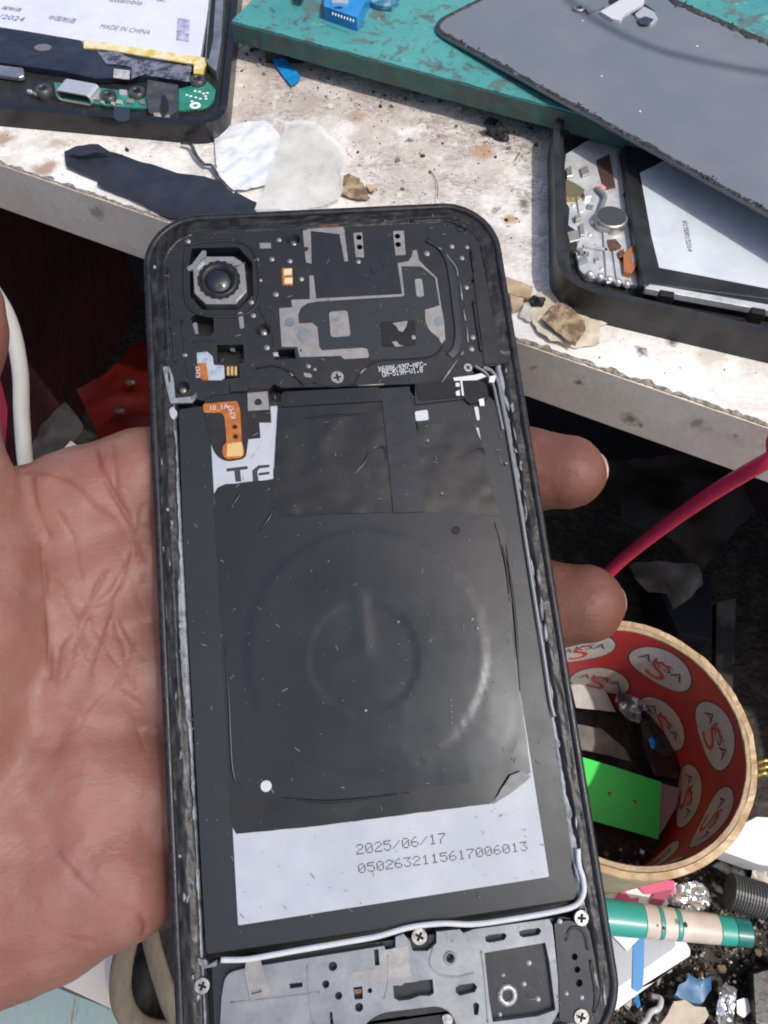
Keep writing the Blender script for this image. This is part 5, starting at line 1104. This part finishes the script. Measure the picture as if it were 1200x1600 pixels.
flat('grey_pad', [(890, 1130), (940, 1140), (975, 1170), (985, 1190), (900, 1170)], FZ + 9, M('grey_pad', (.20, .19, .17), .7, col2=(.12, .11, .1), ns=120), 'dull grey pad above the green card inside the roll', 'pad', wr(3, .8), 3, .5, 5, 1)
block('black_battery', [(1000, 1108, 1), (1034, 1100, 2), (1062, 1160, 1), (1060, 1216, 1), (1022, 1212, 1), (1004, 1160, 1)], FZ + 6, FZ + 16, K['gloss'], 'glossy black block with a blue glint inside the roll', 'battery', bevel=.8)
fr = at(1019, 1160, FZ + 16.1); ob('blue_glint', lump(1, 2, 1.2, 2.4, .3), M('blue_glint_paint', (.0, .35, .75), .2), fr=fr, label='tiny painted blue glint on the glossy black block', cat='chip', smooth=True)  # small blue lump painted in as a glint on the block
flat('clear_wrap', [(966, 1062), (1006, 1074), (1034, 1100), (1026, 1118), (1004, 1110), (1000, 1130), (976, 1120), (962, 1096)], FZ + 20, M('shiny_wrap', (.35, .36, .37), .08, .3, col2=(.1, .1, .1), ns=150, lo=.42, hi=.6), 'shiny crumpled clear wrap near the middle of the tape roll', 'plastic wrap', lambda x, y: 3.5 * fbm(x * .16, y * .16, 3), 1.4, .8, 6, .1)
block('brown_stick', [(996, 1100), (1008, 1098), (1030, 1180), (1056, 1230), (1040, 1232), (1012, 1180)], FZ + 3, FZ + 7, M('dark_wood', (.10, .05, .03), .6, col2=(.05, .03, .02), ns=120), 'dark brown stick under the glossy block in the roll', 'stick')

# right of the roll and below it
whbox = M('white_box_card', (.74, .75, .75), .5, col2=(.68, .69, .69), ns=40)
block('white_box', [(1128, 1330), (1150, 1292), (1180, 1276), (1260, 1280), (1260, 1360), (1190, 1352)], FZ + 20, FZ + 34, whbox, 'plain white card box right of the tape roll', 'box', bevel=.4)
block('black_strip', [(1110, 1352), (1130, 1340), (1195, 1360), (1195, 1376), (1150, 1378)], FZ + 8, FZ + 15, K['frame'], 'black plastic strip below the white box', 'plastic strip', bevel=.5)
flat('crumpled_paper', [(1176, 1352), (1215, 1340), (1225, 1380), (1190, 1384), (1176, 1372)], FZ + 18, M('crumpled_cream', (.58, .55, .49), .7), 'crumpled cream paper at the right edge below the white box', 'paper', lambda x, y: 3.0 * fbm(x * .25, y * .25, 6), 1.3, .8, 8, .2)
fa, fb = P(1140, 1392, FZ + 22), P(1260, 1428, FZ + 22); fr = Fr(fa); ax = fb - fa; ax_n = nrm(ax)
cyl = thing('black_cylinder', fr, 'ribbed black plastic cylinder poking in from the right edge', 'cylinder')
rc_ = M('ribbed_black', (.045, .05, .052), .38, col2=(.075, .08, .08), ns=30)
for i in range(22):
    ob('rib', tube([ax_n * (i * 1.0), ax_n * (i * 1.0 + .86)], 6.2 if i != 12 else 5.4, 28), rc_, cyl, bevel=.15, seg=1)
ob('core', tube([ax_n * .1, ax_n * 22], 5.9, 24), K['black'], cyl)
brs = M('brass_terminal', (.50, .38, .12), .3, .8)
fr = at(1196, 1205, -120); cn = thing('brass_terminal', fr, 'small brass terminal clip just right of the tape roll', 'terminal')
for i, (x, y) in enumerate(((1190, 1192), (1191, 1202), (1188, 1212))):
    ob('prong', tube(spline([np.array([*fr.loc(x - 6, y, 0), 0]), np.array([*fr.loc(x + 4, y - 3, 0), 1]), np.array([*fr.loc(x + 14, y - 1, 0), 0]), np.array([*fr.loc(x + 30, y + 6, 0), -2])], 5), .75, 8), brs, cn, smooth=True)
ob('lead_plate', prism(fr.pts([(1214, 1180), (1260, 1190), (1260, 1222), (1212, 1216)], 0), -3, 1), brs, cn)

ppaper = M('pink_white_paper', (.72, .70, .69), .55)
pk = flat('patterned_paper', [(938, 1372), (975, 1372), (1058, 1380), (1052, 1402), (1030, 1430), (1012, 1446), (960, 1436), (938, 1420)], FZ + 16, ppaper, 'white wrapper with pink blobs peeping out under the tape roll', 'wrapper', wr(2, .5), 2.5, .2, 2, .2)
def on(parent, name, px, dz, mat, z):
    q = parent.matrix_world.translation / MM; fr_ = Fr((q[0], q[1], q[2])); return ob(name, prism(rpoly(fr_.pts(px, dz), .8, 4), dz - .3, dz), mat, parent)
pinkm = M('pink_print', (.56, .07, .17), .5)
on(pk, 'pink_blob', [(996, 1385), (1016, 1374), (1054, 1376), (1055, 1396), (1034, 1404), (1022, 1396), (1008, 1398)], 1.5, pinkm, 0)
on(pk, 'pink_blob', [(958, 1406), (976, 1390), (984, 1404), (1000, 1402), (996, 1412)], 1.4, pinkm, 0)
on(pk, 'pink_shade', [(1022, 1396), (1052, 1390), (1030, 1420), (1014, 1410)], 1.7, M('deep_pink', (.30, .03, .08), .5), 0)
foilm = M('aluminium_foil', (.75, .76, .77), .22, .9, bs=250, bd=.001)
flat('foil_scrap', [(1038, 1398), (1060, 1382), (1088, 1376), (1108, 1388), (1110, 1420), (1080, 1424), (1042, 1412)], FZ + 17, foilm, 'crumpled aluminium foil scrap under the lower rim of the tape roll', 'foil', lambda x, y: 2.6 * fbm(x * .22, y * .22, 1), .9, .6, 1, .1)
# striped marker
tealm = M('teal_plastic', (.03, .29, .245), .4, coat=.1); crm = M('cream_plastic', (.60, .52, .46), .45, col2=(.48, .41, .36), ns=80); dtl = M('smoky_teal_cap', (.02, .16, .14), .2, coat=.5)
fa, fb = P(930, 1430, FZ + 31), P(1172, 1458, FZ + 27); fr = Fr(fa)
mk = thing('striped_pen', fr, 'teal and cream striped pen lying below the tape roll', 'pen')
def seg_(t0, t1, m, nm, r): ob(nm, tube([(fb - fa) * t0, (fb - fa) * t1], r, 24, .8), m, mk, smooth=False, bevel=.3)
tx = lambda x: (x - 930) / 242
for x0, x1, m, nm in ((900, 1004, tealm, 'barrel'), (1004, 1026, crm, 'band'), (1026, 1032, tealm, 'stripe'), (1032, 1053, crm, 'band'), (1053, 1060, tealm, 'stripe'), (1060, 1121, crm, 'band'), (1121, 1146, tealm, 'end_ring'), (1146, 1171, dtl, 'end_cap')):
    seg_(tx(x0), tx(x1), m, nm, lambda u, a=x0, b=x1: 5.9 - .006 * ((a + (b - a) * u) - 930))
for i, (x, y) in enumerate(((1071, 1445), (1037, 1450))): ob('soot_mark', lump(.8 - .3 * i, i, 1, 1, .3), K['black'], mk).location = (P(x, y, FZ + 36.2) - fa) * MM
# white edged panel with blue tape
zp = FZ + 16; fr = Fr(P(1010, 1510, zp)); pn = thing('display_panel', fr, 'grey panel with a thick white edge and blue tape below the pen', 'panel')
ob('white_tray', prism(rpoly(fr.pts([(900, 1440), (1066, 1462), (1079, 1484), (1078, 1494), (966, 1576), (900, 1610)], 2), .8), -1.5, 2), whbox, pn, bevel=.4)
ob('grey_face', prism(fr.pts([(900, 1440), (1050, 1460), (1056, 1476), (1052, 1482), (964, 1544), (900, 1585)], 2.2), 1.9, 2.2), M('pale_grey_face', (.36, .38, .41), .35, col2=(.30, .32, .35), ns=60), pn)
bt = M('blue_masking', (.02, .20, .48), .4); ob('blue_tape', prism(fr.pts([(990, 1462), (1007, 1460), (1006, 1520), (1004, 1544), (996, 1550), (988, 1545), (989, 1500)], 2.5), 2.15, 2.5), bt, pn)
ob('white_flap', prism(fr.pts([(955, 1460), (1003, 1462), (980, 1486)], 3.6), 2.9, 3.6), whbox, pn, bevel=.1)
# loose scraps on the floor
flat('blue_plastic_scrap', [(1050, 1560), (1062, 1540), (1076, 1524), (1092, 1532), (1110, 1526), (1108, 1546), (1100, 1566), (1085, 1574)], FZ + 9, M('slate_blue_plastic', (.05, .15, .30), .45), 'slate blue plastic scrap below the white edged panel', 'plastic scrap', wr(4, 1.5), 1.8, .6, 4, .6)
flat('beige_rubber_bit', [(1028, 1602), (1042, 1585), (1052, 1565), (1068, 1562), (1082, 1572), (1100, 1574), (1106, 1586), (1098, 1598), (1070, 1610)], FZ + 12, M('beige_rubber', (.48, .42, .33), .6, col2=(.40, .35, .27), ns=150), 'rounded beige rubber bit at the bottom edge under the blue scrap', 'rubber bit', wr(5, .5), 1.8, .3, 5, 1.6)
flat('foil_scrap', [(1122, 1545), (1138, 1535), (1150, 1545), (1152, 1562), (1146, 1600), (1128, 1620), (1120, 1590)], FZ + 9, foilm, 'crinkled silver foil near the bottom right corner', 'foil', lambda x, y: 3 * fbm(x * .22, y * .22, 7), .9, .8, 7, .1)
flat('white_chip', [(1150, 1562), (1168, 1560), (1172, 1580), (1160, 1590), (1150, 1582)], FZ + 8, whbox, 'small white chip right of the crinkled silver foil', 'chip', wr(8), 1.2, .4, 8, .6)
block('dark_glass_piece', [(1176, 1520), (1230, 1505), (1240, 1610), (1180, 1600)], FZ + 4, FZ + 12, K['frame'], 'dark glossy piece in the bottom right corner', 'glass piece', bevel=.5)
fr = at(1012, 1580, FZ + 8)
ob('clear_hook', tube(spline([np.array([*fr.loc(x, y, 0), z]) for x, y, z in ((1018, 1556, 1), (1028, 1560, 3), (1024, 1574, 4), (1012, 1580, 4), (1008, 1592, 2), (1000, 1604, 1))], 6), 1.0, 8), M('clear_nylon', (.6, .6, .6), .1, alpha=.75), fr=fr, smooth=True, label='small clear plastic hook beside the panel corner', cat='hook')
flat('blue_tape_bit', [(990, 1558), (998, 1552), (1000, 1572), (994, 1576)], FZ + 10, bt, 'little blue tape curl under the panel corner', 'tape', wr(6, 1.2), 1, .2, 6, .2)
rr = random.Random(21); pl = []
for i in range(2600):
    px, py = rr.uniform(900, 1260), rr.uniform(1330, 1680); q = P(px, py, FZ); m_i = rr.choices((0, 1, 2, 3, 4, 5, 6), (8, 5, 4, 2, 1, 2, 6))[0]
    pl.append((q[0], q[1], FZ + rr.uniform(0, 5), rr.uniform(.4, 2.2) if rr.random() < .3 else rr.uniform(.3, .9), m_i, rr.random()))
crumbs('floor_debris', pl, 'litter of dark crumbs, solder and plastic bits on the drawer floor')

# dim things deep in the drawer
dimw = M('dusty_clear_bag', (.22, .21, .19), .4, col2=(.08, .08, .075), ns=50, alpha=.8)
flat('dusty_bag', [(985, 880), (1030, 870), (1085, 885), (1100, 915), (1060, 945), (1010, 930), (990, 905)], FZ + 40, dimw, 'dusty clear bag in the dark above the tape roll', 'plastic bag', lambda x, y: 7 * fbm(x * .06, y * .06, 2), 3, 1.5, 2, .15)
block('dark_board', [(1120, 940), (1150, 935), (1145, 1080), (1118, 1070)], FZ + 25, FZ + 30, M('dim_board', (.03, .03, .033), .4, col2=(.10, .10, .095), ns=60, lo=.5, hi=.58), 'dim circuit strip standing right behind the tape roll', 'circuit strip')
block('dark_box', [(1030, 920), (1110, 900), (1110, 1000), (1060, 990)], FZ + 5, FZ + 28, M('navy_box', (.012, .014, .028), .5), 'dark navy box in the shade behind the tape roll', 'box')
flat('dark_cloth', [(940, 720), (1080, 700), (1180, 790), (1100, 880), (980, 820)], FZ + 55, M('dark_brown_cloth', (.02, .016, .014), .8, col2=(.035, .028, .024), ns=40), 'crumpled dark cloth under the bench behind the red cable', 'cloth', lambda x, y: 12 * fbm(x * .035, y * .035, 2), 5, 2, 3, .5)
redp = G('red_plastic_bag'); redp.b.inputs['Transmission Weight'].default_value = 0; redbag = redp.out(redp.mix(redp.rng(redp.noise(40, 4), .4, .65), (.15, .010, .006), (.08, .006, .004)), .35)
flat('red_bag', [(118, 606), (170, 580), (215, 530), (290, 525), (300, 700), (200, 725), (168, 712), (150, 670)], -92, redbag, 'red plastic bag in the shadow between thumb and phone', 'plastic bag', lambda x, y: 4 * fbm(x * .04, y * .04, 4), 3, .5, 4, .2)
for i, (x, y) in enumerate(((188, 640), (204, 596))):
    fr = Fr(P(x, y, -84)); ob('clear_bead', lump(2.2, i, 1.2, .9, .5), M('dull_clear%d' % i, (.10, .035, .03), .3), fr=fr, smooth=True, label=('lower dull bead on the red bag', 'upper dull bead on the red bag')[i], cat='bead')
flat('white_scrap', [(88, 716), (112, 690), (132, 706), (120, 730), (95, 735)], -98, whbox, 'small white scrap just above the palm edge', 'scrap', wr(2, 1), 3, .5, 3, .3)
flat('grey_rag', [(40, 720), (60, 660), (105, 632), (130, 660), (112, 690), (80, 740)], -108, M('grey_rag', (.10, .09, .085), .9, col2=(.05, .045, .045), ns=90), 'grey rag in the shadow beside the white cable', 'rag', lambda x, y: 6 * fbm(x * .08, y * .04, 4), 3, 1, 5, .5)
flat('red_glow_sheet', [(-60, 560), (0, 590), (12, 640), (8, 700), (-60, 720)], -60, M('crimson', (.30, .012, .05), .6), 'crimson sheet painting the red glow at the left edge beside the white cable', 'cloth', None, 4, .5, 5, .4)  # crimson sheet put in for the red glow beside the thumb

# bottom left: peeling painted board, white card and the strap
g = G('peeling_pale_blue'); sv = g.map((1, .16, 1), (0, 0, .12))
pb_ = g.mix(g.rng(g.noise(30, 4), .4, .65), (.34, .47, .46), (.42, .52, .49))
pb_ = g.mix(g.rng(g.noise(150, 6, .7, .3, sv), .56, .61), pb_, (.30, .19, .11)); pb_ = g.mix(g.ma('MULTIPLY', g.rng(g.noise(420, 5, .7, 0, sv), .60, .66), .8), pb_, (.12, .09, .07))
g.bump(g.noise(150, 6, .7, .3, sv), -.0008, .6); pale = g.out(pb_, .6)
ZB = FZ + 26; lw = [(-260, 1400), (112, 1551), (240, 1602), (380, 1660), (380, 1950), (-260, 1950)]
q = np.mean(lw, 0); fr = Fr(P(60, 1580, ZB)); pbd = thing('painted_board', fr, 'pale blue painted board with peeling streaks in the bottom left corner', 'board')
ob('board', prism(fr.pts(lw, 0), -12, 0), pale, pbd, bevel=.6)
e0, e1 = np.array(fr.loc(112, 1551, 0)), np.array(fr.loc(240, 1602, 0)); ed = (e1 - e0) / np.linalg.norm(e1 - e0); en = np.array([-ed[1], ed[0]])
ob('dark_seam', prism([tuple(e0 - ed * 60 + en * .1), tuple(e1 + ed * 40 + en * .1), tuple(e1 + ed * 40 + en * 1.0), tuple(e0 - ed * 60 + en * 1.0)], -10, .5), M('seam_brown', (.14, .09, .06), .8), pbd)
block('white_card_box', [(60, 1524), (115, 1500), (182, 1490), (200, 1540), (190, 1584)], FZ + 10, FZ + 27.5, M('warm_white_card', (.74, .68, .62), .5), 'white card corner between the palm and the khaki strap', 'card box', bevel=.4)
stm = M('khaki_strap', (.28, .23, .16), .75, col2=(.22, .18, .12), ns=200, bs=900, bd=.0002, stretch=(3, 1, 1))
fr = Fr(P(230, 1540, FZ + 40))
pth = [np.array([*fr.loc(x, y, 0), z]) for x, y, z in ((214, 1420, -4), (200, 1470, 0), (192, 1520, 2), (196, 1566, 3), (218, 1600, 3), (256, 1612, 3), (280, 1600, 3), (268, 1560, 4), (252, 1510, 4), (238, 1460, 3), (226, 1400, 0))]
ob('khaki_strap', tube(spline(pth, 8), 3.4, 12, .45), stm, fr=fr, smooth=True, label='khaki strap loop hanging below the heel of the hand', cat='strap')
fr = at(228, 1530, FZ + 22); ob('dark_pouch', lump(9, 4, .55, 1.1, .5, 3, .3), M('dark_olive', (.02, .019, .014), .7), fr=fr, smooth=True, label='dark pouch seen through the khaki strap loop', cat='pouch')

# look-alikes that are individuals share a group
GR = {'brown_card_scrap': 'brown card scraps on the bench', 'cork_chip': 'cork chips beside the held phone', 'black_crumb': 'black crumbs on the bench', 'hair': 'loose hairs on the bench', 'rust_speck': 'rust specks on the green card', 'clear_bead': 'beads on the red bag', 'foil_scrap': 'foil scraps in the drawer'}
for o in SC.objects:
    k = o.name.split('.')[0]
    if o.parent is None and k in GR: o['group'] = GR[k]
